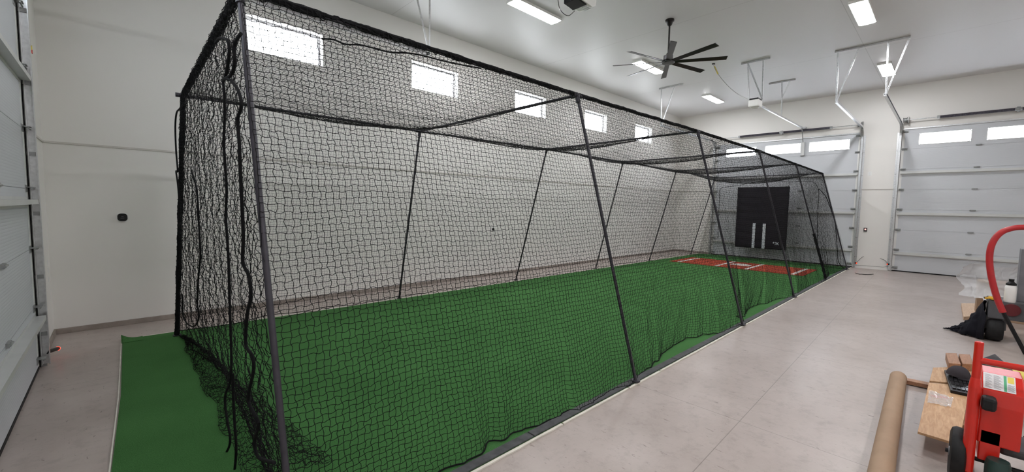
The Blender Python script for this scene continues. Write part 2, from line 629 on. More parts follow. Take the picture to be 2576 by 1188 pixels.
# windows of the left wall
for i, (a, b) in enumerate(WX):
    e = thing('window_%d' % (i + 1), None, None, ((a + b) / 2, YL + T, WZ[0]))
    struct(e)
    yo = YL + 0.14
    rv = MB()
    t = 0.008
    rv.box((a, YL + 0.002, WZ[0]), (a + t, YL + T, WZ[1])).box((b - t, YL + 0.002, WZ[0]), (b, YL + T, WZ[1]))
    rv.box((a, YL + 0.002, WZ[0]), (b, YL + T, WZ[0] + t)).box((a, YL + 0.002, WZ[1] - t), (b, YL + T, WZ[1]))
    rv.build('window_reveal', REVEAL, e)
    fr = MB()
    w = 0.045
    fr.box((a + t, yo, WZ[0] + t), (a + w, yo + 0.05, WZ[1] - t)).box((b - w, yo, WZ[0] + t), (b - t, yo + 0.05, WZ[1] - t))
    fr.box((a + w, yo, WZ[0] + t), (b - w, yo + 0.05, WZ[0] + w)).box((a + w, yo, WZ[1] - w), (b - w, yo + 0.05, WZ[1] - t))
    fr.build('window_frame', WFRAME, e)
    MB().box((a + w, yo + 0.02, WZ[0] + w), (b - w, yo + 0.026, WZ[1] - w)).build('glass', GLASS, e)

# kerb of bare concrete at the wall foot, seam trims
struct(MB().box((XN, YL - 0.02, 0), (XF, YL, 0.07)).build('baseboard_left', CURB, bevel=0.004))
struct(MB().box((XN, D1[1] + 0.1, 0), (XN + 0.02, YL - 0.02, 0.07)).build('baseboard_near', CURB, bevel=0.004))
struct(MB().box((XF - 0.02, D2[1] + 0.1, 0), (XF, YL - 0.02, 0.07)).build('baseboard_far', CURB, bevel=0.004))
struct(MB().box((XN, YL - 0.012, SEAM - 0.012), (XF, YL, SEAM + 0.012)).build('trim_1', TRIM))
struct(MB().box((XN, D1[1] + 0.1, SEAM - 0.012), (XN + 0.012, YL - 0.012, SEAM + 0.012)).build('trim_2', TRIM))
struct(MB().box((XF - 0.012, D2[1] + 0.1, SEAM - 0.012), (XF, YL - 0.012, SEAM + 0.012)).build('trim_3', TRIM))
struct(MB().box((XF - 0.012, D3[1] + 0.08, SEAM - 0.012), (XF, D2[0] - 0.08, SEAM + 0.012)).build('trim_4', TRIM))
struct(MB().box((XF - 0.015, D3[1] + 0.08, 0), (XF, D2[0] - 0.08, 0.06)).build('trim_5', REVEAL))


# ------------------------------------------------------------------ overhead doors
def round_rect(y0, y1, z0, z1, r, n=5):
    out = []
    for cy, cz, a0 in ((y1 - r, z1 - r, 0), (y0 + r, z1 - r, 90), (y0 + r, z0 + r, 180), (y1 - r, z0 + r, 270)):
        for k in range(n + 1):
            a = math.radians(a0 + 90 * k / n)
            out.append((cy + r * math.cos(a), cz + r * math.sin(a)))
    return out


def overhead_door(n, label, y0, y1, xin, sgn, hinge_ys):
    """xin: plane of the inner face; sgn: +1 if the room lies on the +x side of it"""
    e = thing('door_%d' % n, None, None, (xin, (y0 + y1) / 2, 0))
    struct(e, label)
    hs = [0.031, 0.648, 1.246, 1.85, 2.44, 3.035, 3.628, DZ - 0.002]
    xo = xin - sgn * 0.05
    gap = 0.002
    W = y1 - y0
    wins = [(y0 + W * f0, y0 + W * f1) for f0, f1 in ((0.065, 0.31), (0.367, 0.613), (0.68, 0.915))]
    for k in range(7):
        z0, z1 = hs[k] + gap, hs[k + 1] - gap
        mb = MB()
        if k == 6:
            zb, zt = 3.745, 4.055
            holed_slab(mb, 0, xin, xin - sgn * 0.012, y0 + 0.004, y1 - 0.004, z0, z1, [(a, b, zb, zt) for a, b in wins])
            holed_slab(mb, 0, xin - sgn * 0.0121, xo, y0, y1, hs[k], hs[k + 1], [(a, b, zb, zt) for a, b in wins])
        else:
            mb.box((xin, y0 + 0.004, z0), (xin - sgn * 0.012, y1 - 0.004, z1))
            mb.box((xin - sgn * 0.0121, y0, hs[k]), (xo, y1, hs[k + 1]))
        o = mb.build('door_section', DOORM, e)
        if k == 6:
            for a, b in wins:
                outer = round_rect(a - 0.012, b + 0.012, zb - 0.012, zt + 0.012, 0.075)
                inner = round_rect(a + 0.003, b - 0.003, zb + 0.003, zt - 0.003, 0.06)
                f = MB()
                N = len(outer)
                x0_, x1_ = xin, xin + sgn * 0.006
                for i in range(N):
                    j = (i + 1) % N
                    A = [(x1_, *outer[i]), (x1_, *outer[j]), (x1_, *inner[j]), (x1_, *inner[i])]
                    f.add(A, [(0, 1, 2, 3)])
                    f.add([(x0_, *outer[i]), (x0_, *outer[j]), (x1_, *outer[j]), (x1_, *outer[i])], [(0, 1, 2, 3)])
                    f.add([(xo, *inner[i]), (xo, *inner[j]), (x1_, *inner[j]), (x1_, *inner[i])], [(0, 1, 2, 3)])
                fo = f.build('window_frame', WHITE, e)
                MB().box((xin - sgn * 0.03, a + 0.004, zb + 0.004), (xin - sgn * 0.026, b - 0.004, zt - 0.004)).build('window_pane', ACRYL, e)
    # horizontal stiffening struts (hat profile) just below three of the joints
    for zs in (0.535, 1.72, 2.93):
        pr = [(0, -0.05), (0.005, -0.05), (0.005, -0.022), (0.075, -0.022), (0.075, 0.022), (0.005, 0.022), (0.005, 0.05), (0, 0.05)]
        MB().prism([(xin + sgn * a, y0 + 0.03, zs + b) for a, b in pr], (0, y1 - y0 - 0.06, 0)).build('strut', STRUT, e)
    for yy, s_ in ((y0, 1), (y1, -1)):
        MB().box((xin, yy + s_ * 0.006, 0.04), (xin + sgn * 0.004, yy + s_ * 0.062, DZ - 0.04)).build('end_stile', WHITE, e)
    # hinges at the joints
    for z in hs[1:7]:
        for hy in hinge_ys:
            h = MB().box((xin, hy - 0.055, z - 0.018), (xin + sgn * 0.02, hy + 0.055, z + 0.018))
            h.tube([(xin + sgn * 0.022, hy - 0.06, z), (xin + sgn * 0.022, hy + 0.06, z)], 0.009, 8)
            h.build('hinge', GALVD, e)
    # roller brackets at both edges
    for z in hs[1:7] + [0.11, DZ - 0.1]:
        for yy, s_ in ((y0, 1), (y1, -1)):
            h = MB().box((xin, yy + s_ * 0.02, z - 0.035), (xin + sgn * 0.006, yy + s_ * 0.14, z + 0.035))
            h.box((xin, yy + s_ * 0.02, z + 0.01), (xin + sgn * 0.06, yy + s_ * 0.12, z + 0.018))
            h.tube([(xin + sgn * 0.045, yy - s_ * 0.03, z + 0.0), (xin + sgn * 0.045, yy + s_ * 0.12, z + 0.0)], 0.007, 8)
            h.build('roller_bracket', GALVD, e)
    MB().box((xin - sgn * 0.045, y0 + 0.004, 0.0), (xin + sgn * 0.004, y1 - 0.004, 0.030)).build('bottom_seal', RUBBER, e)
    MB().box((xin - 0, y0 - 0.02, DZ - 0.035), (xin + sgn * 0.022, y1 + 0.02, DZ + 0.0)).build('top_seal', GALV, e)
    return e


XD = XF - 0.002
overhead_door(2, 'pale grey sectional overhead door behind the far end of the cage', D2[0], D2[1], XD, -1, [3.58, 4.87])
overhead_door(3, 'pale grey sectional overhead door right of the cage', D3[0], D3[1], XD, -1, [-0.41, -1.75])
overhead_door(1, 'pale grey sectional overhead door at the left edge', D1[0], D1[1], XN + 0.002, 1, [3.4, 4.85])


# ------------------------------------------------------------------ tracks, hangers, springs, openers
def track(label, y, xin, sgn, xend, zend, side):
    """side: +1 when the door lies on the -y side of this track"""
    e = thing('door_track', label, 'door track', (xin, y, 0), 'steel tracks of the overhead doors')
    xc = xin + sgn * (0.075 if sgn < 0 else 0.052)
    C = [(-0.025, -0.03), (0.025, -0.03), (0.025, 0.03), (-0.025, 0.03), (-0.025, 0.024), (0.019, 0.024), (0.019, -0.024), (-0.025, -0.024)]
    if side < 0:
        C = [(-a, b) for a, b in C]
    R = 0.33
    zt = zend - R
    vert = [(xc, y, 0.03), (xc, y, zt)]
    MB().sweep(vert, C, upv=(1, 0, 0)).build('vertical_track', GALV, e)
    arc = [(xc + sgn * R * (1 - math.cos(a)), y, zt + R * math.sin(a)) for a in [k * PI / 16 for k in range(9)]]
    MB().sweep(arc + [(xend, y, zend)], C, upv=(1, 0, 0)).build('horizontal_track', GALV, e)
    # wall angle with brackets
    w = MB().box((xin + sgn * 0.004, y + side * 0.03, 0.0), (xin + sgn * 0.010, y + side * 0.075, zt + 0.1))
    w.box((xin + sgn * 0.004, y + side * 0.030, 0.0), (xin + sgn * 0.055, y + side * 0.034, zt + 0.1))
    w.build('wall_angle', GALVD if sgn > 0 else GALV, e)
    for z in (0.35, 0.95, 1.6, 2.2, 2.9, 3.6):
        b = MB().box((xin + sgn * 0.01, y + side * 0.005, z - 0.02), (xin + sgn * (0.10 if sgn < 0 else 0.07), y + side * 0.036, z + 0.02))
        b.tube([(xin + sgn * 0.01, y + side * 0.06, z), (xin + sgn * 0.018, y + side * 0.06, z)], 0.009, 8)
        b.build('track_bracket', GALVD, e)
    MB().box((xin + sgn * 0.004, y - side * 0.03, zt + 0.06), (xin + sgn * 0.30, y + side * -0.026, zt + 0.34)).build('flag_bracket', GALVD, e)
    return e


ZT = 4.36
track('galvanised track of the left-edge door, on the cage side wall end', D1[1] + 0.03, XN, 1, 4.05, ZT, 1)
track('galvanised track behind the net, left side of the door behind the cage', D2[1] + 0.03, XF, -1, 12.5, ZT, 1)
track('galvanised track on the right side of the door behind the cage', D2[0] - 0.03, XF, -1, 12.45, ZT, -1)
track('galvanised track on the left side of the right-hand door', D3[1] + 0.03, XF, -1, 12.4, ZT, 1)


def perforated(mb, a, b, w=0.034, side=None):
    """punched angle strip as a ladder with a second flange"""
    a, b = Vector(a), Vector(b)
    d = b - a
    L = d.length
    t = d.normalized()
    s_ = t.cross(Vector((1, 0, 0)))
    if s_.length < 0.1:
        s_ = t.cross(Vector((0, 1, 0)))
    s_.normalize()
    n_ = t.cross(s_)
    th = 0.0015
    for q in (-1, 1):
        mb.obox((a + b) / 2 + s_ * q * (w / 2 - 0.006), t * L / 2, s_ * 0.006, n_ * th)
    k = max(2, int(L / 0.032))
    for i in range(k + 1):
        mb.obox(a + d * (i / k), t * 0.007, s_ * (w / 2 - 0.006), n_ * th)
    mb.obox((a + b) / 2 + s_ * (w / 2) + n_ * (w / 2), t * L / 2, s_ * th, n_ * (w / 2))


def hanger(label, bar, straps, group='perforated steel hangers under the ceiling'):
    c = (Vector(bar[0]) + Vector(bar[1])) / 2 if bar else Vector(straps[0][0])
    e = thing('ceiling_hanger', label, 'ceiling hanger', c, group)
    if bar:
        a, b = Vector(bar[0]), Vector(bar[1])
        m = MB().box((a.x - 0.02, min(a.y, b.y), ZC - 0.004), (a.x + 0.02, max(a.y, b.y), ZC))
        m.box((a.x - 0.02, min(a.y, b.y), ZC - 0.042), (a.x - 0.016, max(a.y, b.y), ZC))
        m.build('ceiling_angle', GALV, e)
    for a, b in straps:
        m = MB()
        perforated(m, a, b)
        m.build('strap', GALV, e)
    return e


zb = ZC - 0.03
hanger('wide punched hanger joining the tracks between the two far doors', ((12.32, 2.10, ZC), (12.32, 0.82, ZC)),
       [((12.31, 2.04, zb), (12.45, 2.03, ZT)), ((12.31, 1.66, zb), (12.45, 2.03, ZT)),
        ((12.31, 1.17, zb), (12.40, 1.15, ZT)), ((12.31, 0.83, zb), (12.40, 1.15, ZT))])
hanger('short punched hanger above the cage, at the wall side track', ((12.42, 6.50, ZC), (12.42, 5.74, ZC)),
       [((12.42, 6.43, zb), (12.50, 6.43, ZT)), ((12.42, 6.0, zb), (12.50, 6.43, ZT))])
hanger('steel hanger rising past the cage top rail near the first windows', None,
       [((4.05, 6.40, ZC), (4.05, 6.40, ZT)), ((3.72, 6.40, ZC), (4.05, 6.40, ZT))])
OY = 3.6
MO = at(1900, 262, 1, OY)
hanger('punched hanger carrying the white opener behind the fan', ((11.72, 3.92, ZC), (11.72, 3.27, ZC)),
       [((11.71, 3.77, zb), (MO.x - 0.12, OY + 0.12, MO.z + 0.12)), ((11.71, 3.77, zb), (MO.x + 0.12, OY - 0.12, MO.z + 0.12)),
        ((11.71, 3.42, zb), (MO.x + 0.12, OY - 0.12, MO.z + 0.12))])
RS = at(1966, 290, 1, OY)
hanger('thin hanger holding up the middle of the opener rail', ((14.1, 3.93, ZC), (14.1, 3.26, ZC)),
       [((14.1, 3.6, zb), (14.2, OY, 5.05)), ((14.1, 3.4, zb), (14.2, OY, 5.05)), ((14.2, OY, 5.08), (RS.x, OY, RS.z))])


def spring_shaft(label, ya, yb, springs, centre_y, zc=4.46, drums=()):
    x = XF - 0.12
    e = thing('torsion_spring', label, 'door spring', (x, (ya + yb) / 2, zc), 'torsion springs above the overhead doors')
    MB().tube([(x, ya, zc), (x, yb, zc)], 0.013, 10).build('shaft', GALV, e, smooth=True)
    for a, b in springs:
        prof = []
        n = int(abs(b - a) / 0.02)
        m = MB()
        path = [(x, a + (b - a) * k / (2 * n), zc) for k in range(2 * n + 1)]
        seg = 12
        vs, fs = [], []
        for k, p in enumerate(path):
            r = 0.040 if k % 2 else 0.035
            vs += [(p[0] + r * math.cos(2 * PI * j / seg), p[1], p[2] + r * math.sin(2 * PI * j / seg)) for j in range(seg)]
        for k in range(len(path) - 1):
            fs += [(k * seg + j, k * seg + (j + 1) % seg, (k + 1) * seg + (j + 1) % seg, (k + 1) * seg + j) for j in range(seg)]
        m.add(vs, fs)
        m.build('spring', SPRING, e)
        for q in (a, b):
            MB().cone((x, q - 0.03, zc), (x, q + 0.03, zc), 0.043, 0.043).build('spring_cone', GALVD, e)
    MB().box((x - 0.03, centre_y - 0.03, zc - 0.06), (XF - 0.003, centre_y + 0.03, zc + 0.06)).build('centre_bracket', GALVD, e, bevel=0.004)
    for dy in drums:
        MB().lathe((x, dy, zc), [(0.0, -0.05), (0.085, -0.05), (0.085, -0.04), (0.06, -0.03), (0.06, 0.03), (0.075, 0.05), (0, 0.05)], (0, 1, 0)).build('cable_drum', GALVD, e, smooth=True)
        MB().box((x - 0.07, dy - 0.075, zc - 0.09), (XF - 0.003, dy - 0.068, zc + 0.09)).build('end_bracket', GALVD, e)
    return e


spring_shaft('dark torsion spring on its shaft above the door behind the cage', D2[0] + 0.02, D2[1] - 0.02, [(2.83, 4.18), (4.24, 5.56)], 4.21, drums=(D2[0] + 0.05,))
spring_shaft('dark torsion spring on its shaft above the right-hand door', D3[0] + 0.02, D3[1] - 0.02, [(0.40, -1.0), (-1.06, -2.4)], -1.03, drums=(D3[1] - 0.05,))


def opener(label, c, yaw_sign, rail_to, door_arm, dark=False):
    """motor head with rounded white lens, black face; rail towards the door"""
    c = Vector(c)
    e = thing('door_opener', label, 'door opener', c, 'garage door openers')
    s_ = yaw_sign
    L, W, H = (0.16, 0.12, 0.09) if not dark else (0.20, 0.17, 0.11)
    prof = [(-L, -H), (L * 0.8, -H), (L, -H * 0.5), (L, H), (-L, H)]
    MB().prism([(c.x + s_ * a, c.y - W, c.z + b) for a, b in prof], (0, 2 * W, 0)).build('motor_housing', WHITE if not dark else WHITE, e, bevel=0.03)
    MB().box((c.x - L * 0.9, c.y - W * 0.85, c.z + H), (c.x + L * 0.9, c.y + W * 0.85, c.z + H + 0.035)).build('top_plate', BLACK, e, bevel=0.005)
    # light lens underneath
    MB().lathe((c.x, c.y, c.z - H - 0.035), [(0.0, 0.0), (0.05, 0.004), (0.08, 0.02), (0.088, 0.04)], (0, 0, 1)).build('light_lens', WHITE, e, smooth=True)
    if rail_to is not None:
        r = Vector(rail_to)
        a = Vector((c.x + s_ * L, c.y, c.z + 0.03))
        MB().sweep([a, r], [(-0.02, -0.022), (0.02, -0.022), (0.02, 0.022), (-0.02, 0.022)]).build('rail', GALV, e)
        MB().box((r.x - 0.02, r.y - 0.09, r.z - 0.03), (XF if s_ > 0 else XN, r.y + 0.03, r.z + 0.03)).build('header_bracket', GALV, e)
    if door_arm:
        a, b = door_arm
        MB().sweep([a, b], [(-0.012, -0.004), (0.012, -0.004), (0.012, 0.004), (-0.012, 0.004)], upv=(1, 0, 0)).build('door_arm', GALVD, e)
        MB().box((b[0] - 0.01, b[1] - 0.045, b[2] - 0.42), (XD, b[1] + 0.045, b[2] + 0.02)).build('arm_stile', STRUT, e)
    return e


hd = at(2018, 322, 0, XF - 0.16)
opener('white opener with bright steel rail hanging behind the fan', MO, 1, (hd.x, OY, hd.z),
       ((hd.x - 0.06, OY, hd.z - 0.02), (XD - 0.05, OY - 0.02, 4.05)))

# opener of the near door: white shell with a dark front, seen from the front quarter at the top edge of the picture
c = at(1462, 2, 2, ZC - 0.42)
e = thing('door_opener', 'white and black motor head at the top edge beside the bar lamp', 'door opener', c, 'garage door openers')
MB().prism([(c.x + a, c.y - 0.14, c.z + b) for a, b in [(-0.24, -0.07), (0.12, -0.10), (0.22, -0.05), (0.24, 0.10), (-0.24, 0.10)]], (0, 0.28, 0)).build('motor_housing', WHITE, e, bevel=0.02)
MB().prism([(c.x + a, c.y - 0.12, c.z + b) for a, b in [(-0.252, -0.082), (-0.02, -0.112), (0.0, -0.10), (-0.02, 0.06), (-0.252, 0.06)]], (0, 0.275, 0)).build('dark_cover', BLACK, e, bevel=0.015)
for k in range(3):
    MB().box((c.x + 0.03 + k * 0.05, c.y - 0.10, c.z - 0.108), (c.x + 0.065 + k * 0.05, c.y + 0.02, c.z - 0.098)).build('lens_slot', LABEL, e)
MB().sweep([(c.x - 0.24, c.y, c.z + 0.03), (XN + 0.05, c.y, 4.62)], [(-0.02, -0.022), (0.02, -0.022), (0.02, 0.022), (-0.02, 0.022)]).build('rail', GALV, e)
for dy in (-0.13, 0.13):
    m = MB()
    perforated(m, (c.x, c.y + dy, ZC), (c.x, c.y + dy, c.z + 0.09))
    m.build('strap', GALV, e)
cc = c
pp = [at(1400, -14, 2, ZC - 0.01), at(1404, 2, 2, ZC - 0.1), at(1408, 22, 2, ZC - 0.3), at(1420, 36, 2, ZC - 0.42), at(1432, 39, 2, ZC - 0.46), at(1446, 27, 2, ZC - 0.46)]
tag(MB().tube(smooth_path(pp), 0.006, 8).build('power_cord', BLACK, smooth=True), 'black cord looping beside the near motor head at the top edge', 'cord')
pp = [at(1795, 160, 2, ZC), at(1797, 170, 2, ZC - 0.1), at(1806, 186, 2, ZC - 0.2), at(1830, 215, 2, ZC - 0.42), at(1855, 236, 2, ZC - 0.52), (MO.x - 0.13, MO.y + 0.11, MO.z + 0.1)]
e = thing('power_cord', 'thin grey cord drooping from the ceiling socket to the rear opener', 'cord', pp[0])
MB().tube(smooth_path(pp), 0.007, 8).build('cable', mat('grey_cable', (0.42, 0.41, 0.40), 0.5, var=(9, 0.05)), e, smooth=True)
MB().tube([pp[1] + Vector((0, 0, 0.03)), pp[2]], 0.016, 8).build('plug', YELP, e)
MB().box(pp[0] + Vector((-0.03, -0.03, -0.02)), pp[0] + Vector((0.03, 0.03, 0))).build('socket', BLACK, e)

# ------------------------------------------------------------------ lamps
def lamp(label, x, y, w=0.27, l=1.2, group='bright bar lamps on the ceiling'):
    e = thing('ceiling_lamp', label, 'ceiling lamp', (x, y, ZC), group)
    MB().box((x - l / 2 - 0.02, y - w / 2 - 0.004, ZC - 0.022), (x + l / 2 + 0.02, y + w / 2 + 0.004, ZC)).build('housing', WHITE, e, bevel=0.004)
    for q in (-1, 1):
        MB().box((x - l / 2 - 0.02, y + q * (w / 2 + 0.004), ZC - 0.05), (x + l / 2 + 0.02, y + q * (w / 2 - 0.006), ZC - 0.02)).build('side_rail', WHITE, e)
        MB().box((x + q * (l / 2 + 0.02), y - w / 2 + 0.006, ZC - 0.05), (x + q * (l / 2 + 0.006), y + w / 2 - 0.006, ZC - 0.02)).build('end_cap', WHITE, e)
    pr = [(-w / 2, 0.02), (-w / 2, 0.0), (-w / 2 * 0.7, -0.010), (0, -0.014), (w / 2 * 0.7, -0.010), (w / 2, 0), (w / 2, 0.02)]
    pr = [(a * 0.95, b) for a, b in pr]
    MB().prism([(x - l / 2, y + a, ZC - 0.048 + b) for a, b in pr], (l, 0, 0)).build('lens', LENS, e)
    return e


lamp('bar lamp nearest the camera, above the cage rail', 5.93, 5.69)
lamp('bar lamp just behind the ceiling fan blades', 10.30, 5.71)
lamp('bar lamp farthest away, above the door behind the cage', 14.68, 5.73)
lamp('bar lamp at the top edge right of the fan', 10.22, 1.36)
lamp('bar lamp seen between the straps of the wide hanger', 14.66, 1.38)
for x, y in ((5.93, 1.36), (1.55, 1.36), (1.55, -3.0), (5.93, -3.0)):  # unseen lamps, added out of view for the light they give the room
    lamp('bar lamp on the ceiling over the open floor behind the picture edge', x, y)

# ------------------------------------------------------------------ ceiling fan
FX, FY, FZ = 8.097, 4.076, 4.70
e = thing('ceiling_fan', 'large eight-bladed dark ceiling fan hanging over the cage', 'ceiling fan', (FX, FY, ZC))
MB().lathe((FX, FY, ZC), [(0.0, 0), (0.085, 0), (0.085, -0.03), (0.06, -0.05), (0.045, -0.10), (0.022, -0.12)]).build('ceiling_cup', FANM, e, smooth=True)
MB().tube([(FX, FY, ZC - 0.1), (FX, FY, FZ + 0.1)], 0.0165, 12).build('downrod', FANM, e, smooth=True)
MB().lathe((FX, FY, FZ), [(0.0, 0.16), (0.03, 0.155), (0.045, 0.12), (0.09, 0.10), (0.095, 0.02), (0.06, 0.0), (0.12, -0.005), (0.13, -0.03), (0.115, -0.05), (0.0, -0.055)]).build('motor', FANH, e, smooth=True)
for k in range(8):
    a = math.radians(31 + 45 * k)
    d = Vector((math.cos(a), math.sin(a), 0))
    s_ = Vector((-math.sin(a), math.cos(a), 0))
    tilt = (s_ - Vector((0, 0, 0.24))).normalized()
    nrm = d.cross(tilt)
    o = Vector((FX, FY, FZ - 0.02))
    m = MB()
    a0, a1 = o + d * 0.11, o + d * 1.07
    w0, w1, th = 0.045, 0.058, 0.004
    vs = []
    for p, w in ((a0, w0), (a1, w1)):
        vs += [p + tilt * w + nrm * th, p - tilt * w + nrm * th, p - tilt * w - nrm * th, p + tilt * w - nrm * th]
    m.add(vs, [(0, 1, 2, 3), (7, 6, 5, 4), (0, 4, 5, 1), (1, 5, 6, 2), (2, 6, 7, 3), (3, 7, 4, 0)])
    m.build('blade', FANM, e)

# ------------------------------------------------------------------ turf, mats
ty0, ty1 = 2.06, 6.93
TX0, TX1 = 0.0, 16.78
poly = [(-0.16, ty0), (-0.10, 3.2), (-0.03, 5.0), (0.0, 7.03), (1.4, 6.98), (3.0, 6.93), (16.62, 6.75), (TX1, 6.3), (TX1, ty0)]
turf = thing('turf_carpet', 'long strip of green artificial turf under the batting cage', 'artificial turf', (8, 4.4, 0))
mb = MB()
mb.prism([(x, y, 0.001) for x, y in poly], (0, 0, 0.011))
mb.build('turf', TURF, turf)
# curled corner near the wall
m = MB()
n = 8
vs, fs = [], []
for i in range(n + 1):
    for j in range(n + 1):
        x = -0.012 + 0.20 * i / n
        y = 6.83 + 0.20 * j / n
        k = max(0, (1 - i / n) * (j / n))
        vs.append((x - 0.0 * k, y - 0.03 * k, 0.0125 + 0.065 * k ** 3))
for i in range(n):
    for j in range(n):
        q = i * (n + 1) + j
        fs.append((q, q + n + 1, q + n + 2, q + 1))
m.add(vs, fs)
o = m.build('curled_corner', TURF, turf, smooth=True)
sm = o.modifiers.new('solid', 'SOLIDIFY')
sm.thickness = 0.004
# backing edge
rng = random.Random(3)
def edge_strip(pts, w, name, z=0.004, gaps=()):
    m = MB()
    for (xa, ya), (xb, yb) in zip(pts[:-1], pts[1:]):
        a, b = Vector((xa, ya, z)), Vector((xb, yb, z))
        d = (b - a)
        t_ = d.normalized()
        s_ = Vector((-t_.y, t_.x, 0))
        m.obox((a + b) / 2, d / 2, s_ * w / 2, Vector((0, 0, z * 0.9)))
    return m.build(name, BACKING, turf)
edge_strip([(-0.168, 2.06), (-0.108, 3.2), (-0.045, 5.0), (-0.012, 6.95)], 0.009, 'left_backing_edge', 0.0055)
pts = [(-0.01, 7.04), (1.4, 6.995), (3.0, 6.945), (16.62, 6.765)]
edge_strip(pts, 0.035, 'wall_side_backing_edge', 0.006)
m = MB()
x = -0.17
while x < TX1 - 0.1:
    x2 = min(TX1, x + rng.uniform(0.55, 1.5))
    k = max(2, int((x2 - x) / 0.12))
    top = [(x + 0.008 + (x2 - x - 0.016) * i / k, 2.062, 0) for i in range(k + 1)]
    bot = [(p[0], 2.036 + rng.uniform(0, 0.007), 0) for p in reversed(top)]
    m.prism([(p[0], p[1], 0.001) for p in top + bot], (0, 0, 0.012))
    x = x2
m.build('front_backing_edge', BACKING, turf)
strip = MB()
x = -0.16
while x < TX1 - 0.05:
    x2 = min(TX1 - 0.02, x + 2.4)
    strip.box((x, 2.066, 0.0125), (x2 - 0.01, 2.138, 0.026))
    x = x2
tag(strip.build('edge_strip', STRIP, bevel=0.004), 'flat charcoal strip lying along the front edge of the turf', 'edge strip')

plate = thing('batting_mat', 'clay-red hitting mat with white batter lines on the turf', 'batting mat', (14.2, 4.45, 0.012))
MX0, MX1, MY0, MY1 = at(2025, 695, 2, 0.02).x, at(1740, 647.5, 2, 0.02).x, at(2030, 690, 2, 0.02).y, at(1690, 656, 2, 0.02).y
MB().box((MX0, MY0, 0.0125), (MX1, MY1, 0.024)).build('mat_surface', CLAY, plate)
for u, v, u2, v2 in ((1702, 659, 1765, 649), (1793, 670, 1853, 658), (1868, 679, 1922, 665.5), (1986, 692, 2033, 676.5)):
    a, b = at(u, v, 2, 0.024), at(u2, v2, 2, 0.024)
    y = (a.y + b.y) / 2
    MB().box((MX0 + 0.03, y - 0.045, 0.0242), (MX1 - 0.03, y + 0.045, 0.027)).build('batter_line', LINE, plate)
a, b = at(1836, 666, 2, 0.024), at(1879, 670, 2, 0.024)
cx, cy = 14.35, (a.y + b.y) / 2
hw = 0.28
MB().prism([(cx + 0.30, cy, 0.0242), (cx + 0.06, cy + hw, 0.0242), (cx - 0.26, cy + hw, 0.0242), (cx - 0.26, cy - hw, 0.0242), (cx + 0.06, cy - hw, 0.0242)], (0, 0, 0.003)).build('home_plate', LINE, plate)

# ------------------------------------------------------------------ cage frame
RT = [(0.557, 2.872), (3.640, 2.845), (6.565, 2.772), (9.550, 2.765), (12.78, 2.828), (16.42, 2.90)]
LT = [(0.609, 6.158), (3.672, 6.095), (6.620, 5.937), (9.70, 6.005), (12.89, 6.055), (16.55, 6.25)]
RB = [(0.560, 2.060), (3.727, 2.074), (6.811, 2.061), (9.865, 2.064), (13.10, 2.09), (15.90, 2.033)]
LB = [(0.513, 6.790), (3.752, 6.955), (6.80, 6.982), (9.915, 6.91), (12.91, 6.86), (16.08, 6.83)]
H = 2.96
cage = thing('cage_frame', 'black tubular steel frame of the batting cage with six trapezoid bays', 'batting cage frame', (8.3, 4.45, 0.012))
PR = 0.0165
for L_, B_ in ((RT, RB), (LT, LB)):
    for (tx, ty), (bx, by) in zip(L_, B_):
        m = MB()
        top = Vector((tx, ty, H))
        bot = Vector((bx, by, 0.026 if by < 4 else 0.012))
        m.tube([bot, top], PR, 14)
        m.cone(bot, bot + Vector((0, 0, 0.012)), 0.045, 0.045)
        m.build('leg', POLE, cage, smooth=True)
    MB().tube([(x, y, H) for x, y in L_], PR, 14).build('top_rail', POLE, cage, smooth=True)
for (x0, y0), (x1, y1) in zip(RT, LT):
    MB().tube([(x0, y0, H), (x1, y1, H)], PR, 14).build('crossbar', POLE, cage, smooth=True)
for L_, s_ in ((RT, -1), (LT, 1)):
    for i, (x, y) in enumerate(L_):
        m = MB()
        m.tube([(x - 0.07, y, H), (x + 0.07, y, H)], 0.025, 12)
        m.tube([(x, y - s_ * 0.08, H), (x, y, H)], 0.025, 12)
        m.tube([(x, y, H), (x, y + s_ * 0.02, H - 0.08)], 0.025, 12)
        m.build('corner_fitting', POLE, cage, smooth=True)

# ------------------------------------------------------------------ netting
def lerp_tab(x, tab):
    xs = np.array([t[0] for t in tab], float)
    return np.interp(x, xs, np.array([t[1] for t in tab], float))


def wob(a, b, seed, f=1.0):
    """smooth pseudo-random field in [-1,1]"""
    r = np.random.RandomState(seed)
    out = np.zeros_like(a, dtype=float)
    tot = 0
    for k in range(7):
        kx, ky = r.normal(0, 1, 2) * f * (1 + 0.6 * k)
        ph = r.uniform(0, 6.28)
        w = 1 / (1 + 0.5 * k)
        out += w * np.sin(kx * a + ky * b + ph)
        tot += w
    return out / tot * 1.6


